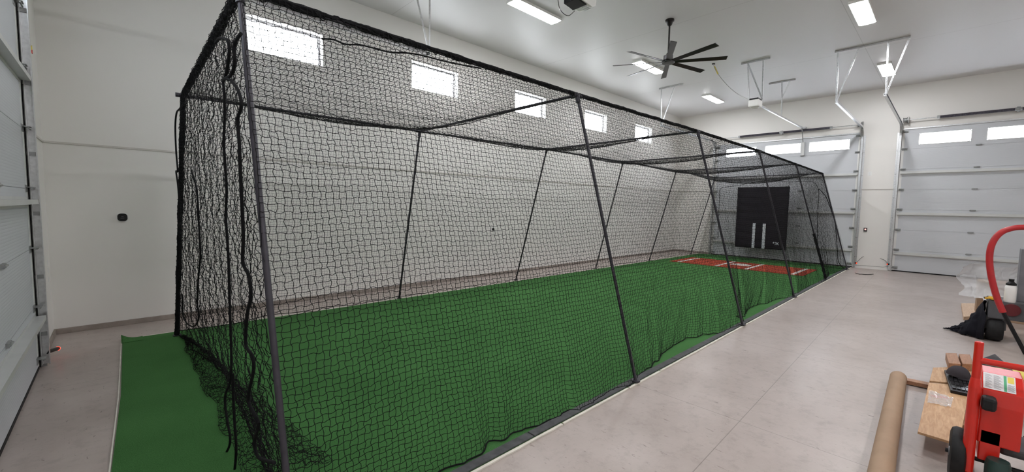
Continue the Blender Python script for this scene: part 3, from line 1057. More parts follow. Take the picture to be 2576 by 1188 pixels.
def build_net(name, parent, surf, ns, nt, radius, sub=3, jit=0.1, bow=0.12, seed=1, zmin=0.022, m=None, crinkle=0.0025):
    """surf(S,T) -> (N,3) world points for S,T in [0,1]. One twine per grid line."""
    rs = np.random.RandomState(seed)
    I, J = np.meshgrid(np.arange(ns + 1), np.arange(nt + 1), indexing='ij')
    par = ((I + J) % 2) * 2.0 - 1
    ds = rs.normal(0, jit * 0.75, I.shape) + jit * 0.5 * wob(I * 0.5, J * 0.5, seed + 5, 1.0)
    dt = rs.normal(0, jit * 0.75, I.shape) + jit * 0.9 * par * 0.6 + jit * 0.5 * wob(I * 0.5, J * 0.5, seed + 6, 1.0)
    edge = (I == 0) | (I == ns)
    ds[edge] = 0
    dt[(J == 0) | (J == nt)] = 0
    S = (I + ds) / ns
    T_ = (J + dt) / nt
    node = surf(S, T_)
    e1 = surf(np.clip(S + 0.5 / ns, 0, 1), T_) - surf(np.clip(S - 0.5 / ns, 0, 1), T_)
    e2 = surf(S, np.clip(T_ + 0.5 / nt, 0, 1)) - surf(S, np.clip(T_ - 0.5 / nt, 0, 1))
    nrm = np.cross(e1, e2)
    nrm /= np.linalg.norm(nrm, axis=-1, keepdims=True) + 1e-9
    node = node + nrm * rs.normal(0, crinkle, I.shape)[..., None]
    V, Fc = [], []
    base = 0
    for d in (0, 1):
        N = node if d == 0 else node.transpose(1, 0, 2)
        A = N[:-1]
        B = N[1:]
        other = (e2 if d == 0 else e1.transpose(1, 0, 2))[:-1]
        p = (par if d == 0 else -par.T)[:-1]
        nn = (nrm if d == 0 else nrm.transpose(1, 0, 2))
        b = (p * bow + rs.normal(0, bow * 0.4, p.shape))[..., None]
        skew = rs.normal(0, 0.06, p.shape)[..., None]
        pts = []
        for k in range(sub):
            t = k / sub
            q = A * (1 - t) + B * t
            if k:
                sh = 4 * t * (1 - t)
                q = q + other * (b * sh + skew * sh * (t - 0.5) * 2)
            pts.append(q)
        P_ = np.stack(pts, axis=1).reshape(-1, N.shape[1], 3)          # (ncell*sub, strands, 3)
        P_ = np.concatenate([P_, N[-1:]], axis=0)
        P_[..., 2] = np.maximum(P_[..., 2], zmin)
        n2 = np.repeat(nn[:-1], sub, axis=0)
        n2 = np.concatenate([n2, nn[-1:]], axis=0)
        tan = np.gradient(P_, axis=0)
        tan /= np.linalg.norm(tan, axis=-1, keepdims=True) + 1e-9
        side = np.cross(tan, n2)
        side /= np.linalg.norm(side, axis=-1, keepdims=True) + 1e-9
        n3 = np.cross(side, tan)
        ring = np.stack([P_ + radius * (math.cos(a) * n3 + math.sin(a) * side) for a in (PI / 2, PI / 2 + 2 * PI / 3, PI / 2 + 4 * PI / 3)], axis=2)  # (m, strands, 3, 3)
        mm, ss = ring.shape[0], ring.shape[1]
        V.append(ring.reshape(-1, 3))
        idx = np.arange(mm * ss * 3).reshape(mm, ss, 3) + base
        base += mm * ss * 3
        a0 = idx[:-1]
        a1 = idx[1:]
        r0_ = np.roll(a0, -1, axis=2)
        r1_ = np.roll(a1, -1, axis=2)
        Fc.append(np.stack([a0, r0_, r1_, a1], axis=-1).reshape(-1, 4))
    V = np.concatenate(V)
    Fc = np.concatenate(Fc)
    me = bpy.data.meshes.new(name)
    me.vertices.add(len(V))
    off = np.array(parent.location)
    me.vertices.foreach_set('co', (V - off).astype(np.float32).ravel())
    nf = len(Fc)
    me.loops.add(nf * 4)
    me.loops.foreach_set('vertex_index', Fc.astype(np.int32).ravel())
    me.polygons.add(nf)
    me.polygons.foreach_set('loop_start', np.arange(0, nf * 4, 4, dtype=np.int32))
    me.update(calc_edges=True)
    me.materials.append(m or NETM)
    return link(name, me, parent)


net = thing('batting_net', 'black knotted netting draped over the whole batting cage frame', 'batting cage netting', (8.3, 4.45, 0.012))
CELL = 0.0385
X0, X1 = RT[0][0], RT[-1][0]
KR = [(t[0] - X0) / (X1 - X0) for t in RT]


def tab(S, pts, k):
    return np.interp(S, KR, [p[k] for p in pts])


HEM = [(0.56, 2.17), (1.2, 2.22), (1.75, 2.14), (1.93, 2.23), (2.04, 2.16), (2.15, 2.20), (2.37, 2.15), (2.55, 2.14), (2.77, 2.15), (2.79, 2.09), (3.01, 2.09),
       (3.43, 2.11), (3.6, 2.05), (3.75, 2.07), (3.88, 2.13), (4.12, 2.17), (4.19, 2.15), (4.39, 2.22), (4.45, 2.19), (4.67, 2.26), (5.12, 2.31), (5.5, 2.35),
       (5.65, 2.27), (5.88, 2.28), (5.90, 2.21), (6.05, 2.19), (6.07, 2.12), (6.51, 2.10), (6.81, 2.07), (7.1, 2.15), (7.3, 2.32), (7.4, 2.22), (8.0, 2.33), (8.23, 2.35),
       (8.67, 2.34), (8.70, 2.27), (9.31, 2.24), (9.87, 2.09), (10.3, 2.2), (10.36, 2.11), (11.06, 2.14), (11.7, 2.16), (12.83, 2.06), (13.1, 2.09),
       (13.4, 2.12), (14.2, 2.2), (15.0, 2.16), (15.9, 2.04)]


def bay_phase(S):
    """0 at the frames, 1 in mid-bay"""
    ph = np.zeros_like(S)
    for a, b in zip(KR[:-1], KR[1:]):
        mk = (S >= a) & (S <= b)
        ph = np.where(mk, np.sin(PI * (S - a) / (b - a)), ph)
    return ph


def right_side(S, T_):
    xt, yt = tab(S, RT, 0), tab(S, RT, 1)
    xb, yb = tab(S, RB, 0), tab(S, RB, 1)
    hem = lerp_tab(xb, HEM) - yb
    out = 0.026
    ph = bay_phase(S)
    x = xb + (xt - xb) * T_
    y = yb + (yt - yb) * T_ - out + (hem + out) * np.exp(-T_ * 5.0) + 0.05 * ph * np.sin(PI * T_) * (1 - T_)
    z = 0.024 + (H + 0.01 - 0.024) * T_
    low = np.exp(-T_ * 4.5)
    y = y + 0.016 * np.exp(-T_ * 30) * (wob(S * 260, T_ * 0, 17) + 0.6 * np.abs(wob(S * 500, T_ * 0, 18)))
    x = x + low * 0.022 * wob(S * 45, T_ * 9, 11) + 0.012 * wob(S * 30, T_ * 8, 12)
    y = y + low * (0.02 * wob(S * 60, T_ * 12, 13)) * (T_ > 0) * np.minimum(1, T_ * 12)
    z = z + np.minimum(1, T_ * 14) * np.minimum(1, (1 - T_) * 6) * (0.018 * wob(S * 26, T_ * 5, 14) + low * 0.035 * wob(S * 50, T_ * 10, 15))
    return np.stack([x, y, z], -1)


def left_side(S, T_):
    xt, yt = tab(S, LT, 0), tab(S, LT, 1)
    xb, yb = tab(S, LB, 0), tab(S, LB, 1)
    x = xb + (xt - xb) * T_ + 0.01 * wob(S * 30, T_ * 8, 22)
    y = yb + (yt - yb) * T_ + 0.024 - 0.05 * np.exp(-T_ * 6) * (1 + wob(S * 30, T_, 21))
    z0 = 0.03 + 0.05 * np.abs(wob(S * 16, T_ * 0, 25))
    z = z0 + (H + 0.01 - z0) * T_ + np.minimum(1, T_ * 14) * np.minimum(1, (1 - T_) * 6) * 0.02 * wob(S * 26, T_ * 5, 24)
    return np.stack([x, y, z], -1)


def roof(S, T_):
    x = tab(S, RT, 0) * (1 - T_) + tab(S, LT, 0) * T_
    y = tab(S, RT, 1) * (1 - T_) + tab(S, LT, 1) * T_
    ph = bay_phase(S)
    cr = 4 * T_ * (1 - T_)
    sag = (0.05 + 0.23 * ph ** 0.8) * cr ** 0.8
    last = np.clip((S - KR[-2]) / (1 - KR[-2]), 0, 1)
    sag = sag + 0.10 * np.sin(PI * last) * cr
    z = H + 0.024 - sag - 0.05 * ph * (1 - cr) * 0.3
    x = x + 0.02 * wob(S * 30, T_ * 6, 31)
    y = y + 0.02 * wob(S * 30, T_ * 6, 32) * cr
    z = z + 0.012 * wob(S * 40, T_ * 8, 33)
    return np.stack([x, y, z], -1)


def far_end(S, T_):
    y = (RB[-1][1] * (1 - S) + LB[-1][1] * S) * (1 - T_) + (RT[-1][1] * (1 - S) + LT[-1][1] * S) * T_
    xt = RT[-1][0] * (1 - S) + LT[-1][0] * S
    x = 16.30 + (xt + 0.02 - 16.30) * T_ + 0.02 * wob(S * 12, T_ * 3, 41)
    pool = np.exp(-T_ * 22)
    x = x - 0.32 * pool * (1 + 0.3 * wob(S * 9, T_ * 2, 42))
    z = 0.026 + (H - 0.026) * T_
    z = z - 0.06 * np.sin(PI * S) * T_ ** 3
    z = z + np.minimum(1, T_ * 14) * np.minimum(1, (1 - T_) * 8) * 0.015 * wob(S * 12, T_ * 5, 44)
    y = y + 0.02 * wob(S * 12, T_ * 5, 45) * np.minimum(1, np.minimum(S, 1 - S) * 20)
    return np.stack([x, y, z], -1)


def near_end(S, T_, dx=0.0, s0=0.0, s1=1.0, seed=51):
    q = s0 + (s1 - s0) * S
    y = (RB[0][1] * (1 - q) + LB[0][1] * q) * (1 - T_) + (RT[0][1] * (1 - q) + LT[0][1] * q) * T_
    x = 0.535 + 0.045 * q * T_ + dx
    am = 0.003 + 0.005 * (1 - T_)
    x = x + am * np.sin(q * 2 * PI * 13 + 1.6 * wob(q * 5, T_ * 1.0, seed)) * np.minimum(1, np.minimum(S, 1 - S) * 30)
    y = y + 0.03 * wob(q * 14, T_ * 5, seed + 1) * np.minimum(1, np.minimum(S, 1 - S) * 30)
    z = 0.026 + (H - 0.026) * T_
    pool = np.exp(-T_ * 14)
    x = x + pool * (0.05 + 0.28 * q * (1 - q) * 4 * (0.8 + 0.4 * wob(q * 5, T_ * 3, seed + 2)))
    x = x - 0.06 * np.exp(-T_ * 40)
    z = z + np.minimum(1, T_ * 14) * np.minimum(1, (1 - T_) * 8) * 0.02 * wob(q * 14, T_ * 6, seed + 3)
    return np.stack([x, y, z], -1)


build_net('side_netting', net, right_side, 408, 80, 0.0019, sub=3, jit=0.075, bow=0.10, seed=1)
build_net('side_netting', net, left_side, 408, 80, 0.0014, sub=2, jit=0.08, bow=0.10, seed=2)
build_net('roof_netting', net, roof, 408, 86, 0.0015, sub=2, jit=0.10, bow=0.10, seed=3)
build_net('end_netting', net, far_end, 110, 82, 0.0017, sub=2, jit=0.08, bow=0.08, seed=4)
build_net('end_netting', net, near_end, 74, 84, 0.0018, sub=4, jit=0.20, bow=0.16, seed=5, crinkle=0.007)

# hem ropes, lacing
def pool(S, T_):
    y = 6.65 - 3.9 * S
    w = 0.06 + 0.40 * S ** 0.8
    x = 0.53 + w * T_ + 0.03 * wob(S * 20, T_ * 3, 55)
    z = 0.024 + 0.10 * np.sin(PI * T_) ** 2 * (0.5 + 0.5 * wob(S * 9, T_ * 2, 56)) * np.minimum(1, S * 6)
    y = y + 0.05 * wob(S * 12, T_ * 4, 57)
    return np.stack([x, y, np.maximum(z, 0.02)], -1)


build_net('pooled_netting', net, pool, 120, 18, 0.0018, sub=3, jit=0.3, bow=0.2, seed=8, crinkle=0.012)


def samp(fn, n, T0=0.0, add=(0, 0, 0), s0=0.0, s1=1.0):
    S = np.linspace(s0, s1, n)
    P_ = fn(S, np.full(n, T0))
    return [Vector(p) + Vector(add) for p in P_]


MB().tube(samp(right_side, 420, 0.0), 0.0055, 6).build('hem_rope', ROPEM, net, smooth=True)
MB().tube(samp(left_side, 260, 0.0), 0.0055, 6).build('hem_rope', ROPEM, net, smooth=True)
MB().tube(samp(far_end, 120, 0.0), 0.0055, 6).build('hem_rope', ROPEM, net, smooth=True)
MB().tube(samp(near_end, 140, 0.0), 0.0055, 6).build('hem_rope', ROPEM, net, smooth=True)


def lacing(pts, pitch, rad, r, name):
    """a cord wound in a loose helix about a straight tube"""
    m = MB()
    path = []
    for a, b in zip(pts[:-1], pts[1:]):
        a, b = Vector(a), Vector(b)
        d = b - a
        t = d.normalized()
        s_ = t.orthogonal().normalized()
        w = t.cross(s_)
        n = int(d.length / pitch * 9)
        for k in range(n):
            f = k / n
            an = 2 * PI * d.length * f / pitch
            rr = rad * (1 + 0.12 * math.sin(an * 0.37 + 1))
            path.append(a + d * f + (s_ * math.cos(an) + w * math.sin(an)) * rr)
    m.tube(path, r, 5)
    return m.build(name, ROPEM, net)


lacing([(x, y, H) for x, y in RT], 0.17, PR + 0.0065, 0.0035, 'lacing_cord')
lacing([(x, y, H) for x, y in LT], 0.11, PR + 0.005, 0.0035, 'lacing_cord')
def net_roll(a, b, r0_, seed, n=150):
    # gathered netting bunched along a tube
    a, b = Vector(a), Vector(b)
    t = (b - a).normalized()
    s_ = t.orthogonal().normalized()
    w = t.cross(s_)
    k = 14
    rs = np.random.RandomState(seed)
    vs, fs = [], []
    for i in range(n + 1):
        c = a.lerp(b, i / n)
        for j in range(k):
            an = 2 * PI * j / k
            r = r0_ * (1 + 0.22 * float(wob(np.array([i * 0.35]), np.array([math.cos(an) * 1.5 + math.sin(an)]), seed)[0]) + rs.uniform(-0.08, 0.08))
            vs.append(c + (s_ * math.cos(an) + w * math.sin(an)) * max(PR + 0.001, r))
    for i in range(n):
        for j in range(k):
            fs.append((i * k + j, i * k + (j + 1) % k, (i + 1) * k + (j + 1) % k, (i + 1) * k + j))
    return MB().add(vs, fs).build('gathered_net', ROPEM, net)


for _k in range(5):
    net_roll((RT[_k][0], RT[_k][1], H + 0.004), (RT[_k + 1][0], RT[_k + 1][1], H + 0.004), 0.0215, 70 + _k, 170)
net_roll((LT[0][0], LT[0][1], H), (LB[0][0], LB[0][1], 0.03), 0.026, 61)
net_roll((RT[0][0], RT[0][1], H), (LT[0][0], LT[0][1], H), 0.026, 62)
net_roll((RB[4][0], RB[4][1], 0.05), (RB[4][0] * 0.6 + RT[4][0] * 0.4, RB[4][1] * 0.6 + RT[4][1] * 0.4, H * 0.4), 0.03, 63, 60)
lacing([(LT[0][0], LT[0][1], H), (LB[0][0], LB[0][1], 0.03)], 0.045, 0.028, 0.0025, 'lacing_cord')
lacing([(RT[0][0], RT[0][1], H), (LT[0][0], LT[0][1], H)], 0.045, 0.028, 0.0025, 'lacing_cord')
# cord running inside the roof net and joining the front rail
pp = [at(u, v, 1, y) for u, v, y in ((808, 97, 3.05), (840, 100, 3.02), (868, 111, 3.0), (905, 113, 2.98), (940, 121, 2.95), (980, 131, 2.93), (1030, 134, 2.9), (1068, 141, 2.88), (1110, 152, 2.86), (1160, 163, 2.85), (1210, 172, 2.84))]
MB().tube(smooth_path(pp), 0.006, 8).build('roof_cord', ROPEM, net, smooth=True)
# entrance cords hanging in the near end
def cord(name, px, r, x=0.50):
    MB().tube(smooth_path([at(u, v, 0, x) for u, v in px]), r, 8).build(name, ROPEM, net, smooth=True)


cord('entrance_cord', [(542, 108), (552, 97), (563, 97), (573, 104), (577, 125), (575, 150), (571, 175), (566, 198)], 0.009)
cord('entrance_cord', [(606, 85), (596, 98), (590, 115), (590, 150), (587, 175), (580, 190), (567, 198), (560, 204)], 0.009)
cord('entrance_cord', [(560, 200), (564, 235), (565, 300), (563, 360), (567, 420), (570, 480), (568, 540), (571, 594), (575, 660), (577, 740), (579, 800), (582, 900), (579, 960), (566, 1000), (572, 1060), (579, 1100), (574, 1130), (553, 1158)], 0.0075)
cord('entrance_cord', [(567, 198), (580, 202), (596, 222), (606, 250), (606, 275), (598, 300), (602, 360), (604, 420), (608, 500), (612, 594), (611, 660), (626, 695), (631, 745), (622, 790), (618, 865), (634, 895), (638, 930), (626, 990), (628, 1020), (650, 1065), (640, 1110), (650, 1150), (690, 1165)], 0.009)
cord('entrance_cord', [(586, 940), (587, 1000), (590, 1060), (594, 1130), (590, 1188)], 0.008)
cord('entrance_cord', [(482, 430), (495, 480), (500, 560), (504, 640), (499, 700), (496, 760), (500, 800), (485, 822), (462, 800), (458, 740)], 0.007)
# loose cord outside the near wall-side leg
LX = 0.49
pp = [at(u, v, 0, LX) for u, v in ((462, 262), (452, 274), (444, 285), (441, 320), (443, 380), (447, 430), (443, 432), (448, 470), (451, 520), (450, 560))]
MB().tube(smooth_path(pp), 0.008, 8).build('loose_cord', ROPEM, net, smooth=True)
a = Vector((LT[0][0], LT[0][1], H))
MB().tube([a, a + Vector((0.0, 0.13, 0.0))], 0.014, 8).build('cord_end', ROPEM, net)
# rope outline hanging inside the far end
XE = 16.2
pp = [at(u, v, 0, XE) for u, v in ((1936, 453), (1900, 458), (1860, 466), (1830, 470), (1812, 476), (1810, 500), (1808, 540), (1806, 600))]
MB().tube(smooth_path(pp), 0.008, 6).build('far_cord', ROPEM, net)
pp = [at(u, v, 0, XE) for u, v in ((1940, 453), (1985, 458), (2040, 457), (2056, 470), (2060, 490), (2058, 520), (2056, 570), (2056, 620))]
MB().tube(smooth_path(pp), 0.008, 6).build('far_cord', ROPEM, net)
pp = [at(u, v, 0, XE) for u, v in ((2060, 475), (2074, 490), (2084, 510), (2100, 560), (2106, 620), (2110, 660), (2128, 680))]
MB().tube(smooth_path(pp), 0.010, 6).build('far_cord', ROPEM, net)

# ------------------------------------------------------------------ backdrop mat at the far end
XM = 16.22
bd = thing('backdrop_mat', 'black vinyl backstop mat with two pale stripes hanging at the far end of the cage', 'backstop mat', at(1915, 625, 0, XM))
c4 = [at(1857, 471, 0, XM), at(1987, 470, 0, XM), at(1977, 631, 0, XM), at(1848, 620, 0, XM)]
yl, yr = (c4[0].y + c4[3].y) / 2, (c4[1].y + c4[2].y) / 2
zt, zb_ = (c4[0].z + c4[1].z) / 2, (c4[2].z + c4[3].z) / 2
m = MB()
n1, n2 = 14, 40
vs, fs = [], []
for i in range(n1 + 1):
    for j in range(n2 + 1):
        f, g = i / n1, j / n2
        vs.append((XM + 0.012 * math.sin(g * 55 + 2 * math.sin(f * 4)) * (0.3 + 0.7 * abs(math.sin(f * 3 + g * 2))) * 0.7, yl + (yr - yl) * f, zb_ + (zt - zb_) * g))
for i in range(n1):
    for j in range(n2):
        q = i * (n2 + 1) + j
        fs.append((q, q + 1, q + n2 + 2, q + n2 + 1))
m.add(vs, fs)
o = m.build('mat_panel', VINYL, bd, smooth=True)
so = o.modifiers.new('solid', 'SOLIDIFY')
so.thickness = 0.006
for ua, ub in ((1894, 1901), (1919.5, 1927)):
    a, b = at(ua, 563, 0, XM), at(ub, 563, 0, XM)
    zz = at(1898, 562, 0, XM).z
    z2 = at(1896, 624, 0, XM).z
    m = MB()
    for k in range(8):
        za, zc_ = z2 + (zz - z2) * k / 8, z2 + (zz - z2) * (k + 1) / 8
        m.box((XM - 0.016, min(a.y, b.y), za + 0.004), (XM - 0.0125, max(a.y, b.y), zc_ - 0.002))
    m.build('stripe', PALE, bd)
# emblem: a small white star burst and a letter form
lg = at(1952, 613, 0, XM - 0.014)
m = MB()
def stroke(y0, z0, y1, z1, w=0.016):
    a, b = Vector((lg.x, lg.y + y0, lg.z + z0)), Vector((lg.x, lg.y + y1, lg.z + z1))
    t = (b - a).normalized()
    m.obox((a + b) / 2, (b - a) / 2, t.cross(Vector((1, 0, 0))) * w / 2, Vector((0.0015, 0, 0)))
for k in range(4):
    an = k * PI / 4
    stroke(0.07 + 0.03 * math.cos(an), 0.02 + 0.03 * math.sin(an), 0.07 - 0.03 * math.cos(an), 0.02 - 0.03 * math.sin(an), 0.009)
stroke(0.035, 0.04, 0.0, 0.035); stroke(0.0, 0.035, 0.0, -0.03); stroke(0.0, -0.03, 0.035, -0.045)
stroke(-0.025, 0.04, -0.025, -0.045); stroke(-0.03, 0.0, -0.075, 0.04); stroke(-0.03, 0.0, -0.08, -0.045)
m.build('emblem', PALE, bd)
for yy in (yl - 0.04, (yl + yr) / 2, yr + 0.04):
    MB().tube([(XM, yy, zt - 0.01), (XM + 0.1, yy, zt + 0.12)], 0.004, 6).build('tie', ROPEM, bd)
MB().box((XM - 0.016, yr - 0.0, zt - 0.02), (XM - 0.01, yl, zt)).build('top_binding', RUBBER, bd)

# ------------------------------------------------------------------ small fittings on the walls
def rounded_plate(name, c, axis, w, h, d, r, m, parent=None, sgn=-1):
    """rounded plate standing off the wall plane; axis 0: wall at x const, 1: y const"""
    pts = round_rect(-w / 2, w / 2, -h / 2, h / 2, r, 5)
    if axis == 1:
        P3 = [(c[0] + a, c[1], c[2] + b) for a, b in pts]
        dd = (0, sgn * d, 0)
    else:
        P3 = [(c[0], c[1] + a, c[2] + b) for a, b in pts]
        dd = (sgn * d, 0, 0)
    return MB().prism(P3, dd).build(name, m, parent)


c = at(308, 547, 1, YL)
th = thing('thermostat', 'black rounded thermostat on the wall left of the cage', 'thermostat', c)
rounded_plate('wall_plate', c, 1, 0.124, 0.130, 0.008, 0.035, WHITE, th)
rounded_plate('display', (c.x, c.y - 0.008, c.z), 1, 0.102, 0.106, 0.014, 0.038, BLACK, th)
MB().box((c.x - 0.02, c.y - 0.0228, c.z - 0.012), (c.x + 0.02, c.y - 0.0222, c.z - 0.009)).box((c.x - 0.012, c.y - 0.0228, c.z + 0.01), (c.x + 0.012, c.y - 0.0222, c.z + 0.013)).build('screen_marks', MACHL, th)

c = at(1240, 577, 1, YL)
so_ = thing('wall_socket', 'small round black socket on a white plate on the wall behind the net', 'wall socket', c)
rounded_plate('cover_plate', c, 1, 0.10, 0.12, 0.006, 0.008, WHITE, so_)
MB().cone((c.x, c.y - 0.006, c.z), (c.x, c.y - 0.02, c.z), 0.036, 0.034).build('socket_face', BLACK, so_)

c = at(2188, 437, 0, XF)
so_ = thing('wall_socket', 'white double socket high between the far overhead doors', 'wall socket', c)
rounded_plate('cover_plate', c, 0, 0.10, 0.12, 0.006, 0.008, WHITE, so_)
for dz in (-0.025, 0.025):
    MB().cone((c.x - 0.006, c.y, c.z + dz), (c.x - 0.010, c.y, c.z + dz), 0.017, 0.016).build('outlet', LABEL, so_)
c = at(2177, 578, 0, XF)
bt = thing('door_button', 'dark wall button with lit red centre between the far doors', 'door button', c)
rounded_plate('button_plate', c, 0, 0.085, 0.12, 0.02, 0.008, MACH, bt)
MB().cone((c.x - 0.02, c.y, c.z + 0.01), (c.x - 0.028, c.y, c.z + 0.01), 0.02, 0.018).build('lit_button', mat('lit_button', (0.8, 0.3, 0.3), 0.4, emit=((1, 0.35, 0.3), 1.6), var=(4, 0.01)), bt)

def eye_sensor(label, c, sx, sy, dirv):
    e = thing('door_sensor', label, 'door sensor', c, 'photo-eye sensors of the overhead doors')
    c = Vector(c)
    d = Vector(dirv)
    MB().obox(c, d * 0.03, Vector((-d.y, d.x, 0)) * 0.018, Vector((0, 0, 0.025))).build('sensor_body', BLACK, e, bevel=0.004)
    MB().cone(c + d * 0.03, c + d * 0.036, 0.014, 0.010).build('indicator', REDLED, e)
    return e
s1 = at(2153, 662, 0, XF - 0.16)
s2 = at(2234, 665, 0, XF - 0.16)
eye_sensor('photo-eye with red light at the foot of the door behind the cage', s1, 0, 0, (-0.8, -0.6, 0))
eye_sensor('photo-eye with red light at the foot of the right-hand door', s2, 0, 0, (-0.8, 0.6, 0))
for s_, y_, lb in ((s1, D2[0] - 0.05, 'door behind the cage'), (s2, D3[1] + 0.05, 'right-hand door')):
    pass
# arm carrying the left-edge sensor
sa = at(146, 877, 2, 0.12)
e = thing('door_sensor', 'black photo-eye arm with red tip at the foot of the left-edge door', 'door sensor', sa, 'photo-eye sensors of the overhead doors')
sb = Vector((XN + 0.06, D1[1] + 0.05, 0.15))
sa = Vector((sa.x, sa.y, 0.12))
MB().tube([sb, sa], 0.020, 10).build('sensor_arm', BLACK, e)
MB().cone(sa - (sa - sb).normalized() * 0.004, sa + (sa - sb).normalized() * 0.014, 0.0215, 0.014).build('indicator', REDLED, e)

# thin wires and a loose cable
m = MB()
pp = [(s1.x + 0.05, s1.y, s1.z)] + [at(u, v, 0, XF - 0.02) for u, v in ((2160, 655), (2168, 648), (2173, 645))]
tag(MB().tube(smooth_path(pp), 0.004, 6).build('sensor_wire', BLACK), 'thin black wire rising from the photo-eye beside the cage', 'wire')
pp = [(s2.x + 0.05, s2.y, s2.z)] + [at(u, v, 0, XF - 0.02) for u, v in ((2226, 655), (2218, 652), (2214, 650))]
tag(MB().tube(smooth_path(pp), 0.004, 6).build('sensor_wire', BLACK), 'thin black wire rising from the photo-eye by the right-hand door', 'wire')
pp = [at(u, v, 0, XF - 0.02) for u, v in ((2153, 668), (2180, 669), (2205, 671), (2225, 672), (2240, 668))]
tag(MB().tube(smooth_path(pp), 0.004, 6).build('low_wire', BLACK), 'thin dark wire along the wall foot between the far doors', 'wire')
pp = [at(u, v, 2, 0.008) for u, v in ((2152, 687), (2154, 688), (2158, 689), (2162, 690), (2168, 690), (2180, 691), (2197, 690))]
tag(MB().tube(smooth_path(pp), 0.008, 8).build('loose_cable', BLACK, smooth=True), 'short black cable lying on the floor by the far cage corner', 'cable')
# paper tag on the left-edge track
c = at(58, 70, 0, XN + 0.12)
c = Vector((XN + 0.10, D1[1] - 0.035, c.z))
e = thing('warning_tag', 'small red and yellow tag on the left-edge door track', 'tag', c)
MB().box((c.x - 0.006, c.y - 0.02, c.z - 0.03), (c.x, c.y + 0.02, c.z + 0.005)).build('red_part', RED, e)
MB().obox((c.x - 0.004, c.y - 0.004, c.z + 0.025), (0.003, 0, 0), (0, 0.024, 0.01), (0, -0.008, 0.016)).build('yellow_part', YELP, e)
# white paper stickers on that track
for k, v in enumerate((686, 711, 740)):
    z = at(90, v, 0, XN + 0.1)
    tag(MB().box((XN + 0.1055, D1[1] + 0.03 - 0.022, z.z - 0.022), (XN + 0.107, D1[1] + 0.03 + 0.022, z.z + 0.022)).build('paper_sticker', LABEL),
        ('uppermost', 'middle', 'lowest')[k] + ' white sticker on the left-edge door track', 'sticker', 'white stickers on the left-edge track')

# ------------------------------------------------------------------ foreground clutter, right edge
# cardboard tube
a = at(2258, 962, 2, 0.07)
b = Vector((3.0, 0.19, 0.066))
a = Vector((5.78, 0.262, 0.066))
e = thing('cardboard_tube', 'long brown cardboard tube lying on the floor beside the red machine', 'cardboard tube', (4.4, 0.22, 0))
d = (b - a).normalized()
s_ = d.orthogonal().normalized()
MB().lathe(a, [(0.055, 0.0), (0.066, 0.0), (0.066, (b - a).length), (0.055, (b - a).length), (0.055, 0.0)], d, 32).build('tube_wall', CARD, e, smooth=True)
MB().lathe(a + d * 0.004, [(0.0, 0.0), (0.056, 0.0), (0.056, 0.01)], d, 24).build('end_cap', CARD, e)
# lumber batten
a, b = at(2276, 958, 2, 0.03), at(2345, 972, 2, 0.03)
b = b + (b - a) * 0.6
t_ = (b - a).normalized()
tag(MB().obox((a + b) / 2 + Vector((0, 0, 0)), (b - a) / 2, Vector((-t_.y, t_.x, 0)) * 0.045, Vector((0, 0, 0.02))).build('lumber_batten', BROWNW, bevel=0.003),
    'short brown lumber batten between the cardboard tube and the plywood', 'lumber')
# plywood sheets on a low block
ZP = 0.13
q = [at(2308, 1092, 2, ZP), at(2412, 1124, 2, ZP), at(2440, 975, 2, ZP), at(2336, 968, 2, ZP)]
tag(MB().prism([tuple(p) for p in q], (0, 0, 0.018)).build('plywood_board', PLY, bevel=0.002), 'nearer plywood board with a film patch, raised above the floor', 'plywood board')
ply_near = q
q = [at(2338, 963, 2, ZP), at(2475, 975, 2, ZP), at(2488, 925, 2, ZP), at(2347, 929, 2, ZP)]
tag(MB().prism([tuple(p) for p in q], (0, 0, 0.018)).build('plywood_board', PLY, bevel=0.002), 'farther plywood board beneath the keyboard', 'plywood board')
c0 = (ply_near[0] + ply_near[1] + ply_near[2] + ply_near[3]) / 4
tag(MB().box((c0.x - 0.25, c0.y - 0.14, 0), (c0.x + 0.55, c0.y + 0.08, ZP - 0.0005)).build('support_block', BROWNW, bevel=0.003), 'low dark wooden block carrying the plywood boards', 'wood block')
# plastic film patch with red print
m = MB()
qa = [at(2337, 982, 2, ZP + 0.02), at(2398, 1003, 2, ZP + 0.02), at(2392, 1026, 2, ZP + 0.02), at(2333, 1014, 2, ZP + 0.02)]
n = 14
vs, fs = [], []
for i in range(n + 1):
    for j in range(n + 1):
        f, g = i / n, j / n
        p = (qa[0] * (1 - f) + qa[1] * f) * (1 - g) + (qa[3] * (1 - f) + qa[2] * f) * g
        vs.append((p.x, p.y, p.z + random.uniform(0, 0.011)))
for i in range(n):
    for j in range(n):
        k = i * (n + 1) + j
        fs.append((k, k + 1, k + n + 2, k + n + 1))
m.add(vs, fs)
film = thing('plastic_wrap', 'crinkled clear plastic wrap with red print on the nearer plywood', 'plastic wrap', qa[0])
m.build('film', FILM, film)
p0 = at(2349, 997, 2, ZP + 0.0188)
p1 = at(2375, 1000, 2, ZP + 0.0188)
m = MB()
for k in range(5):
    f = k / 4
    p = p0 * (1 - f) + p1 * f
    m.lathe((p.x, p.y, p.z), [(0.0, 0.0012), (0.02 + 0.006 * math.sin(k * 2), 0.0)], (0, 0, 1), 10)
m.build('red_print', mat('faded_red_print', (0.62, 0.12, 0.08), 0.5, var=(20, 0.1)), film)

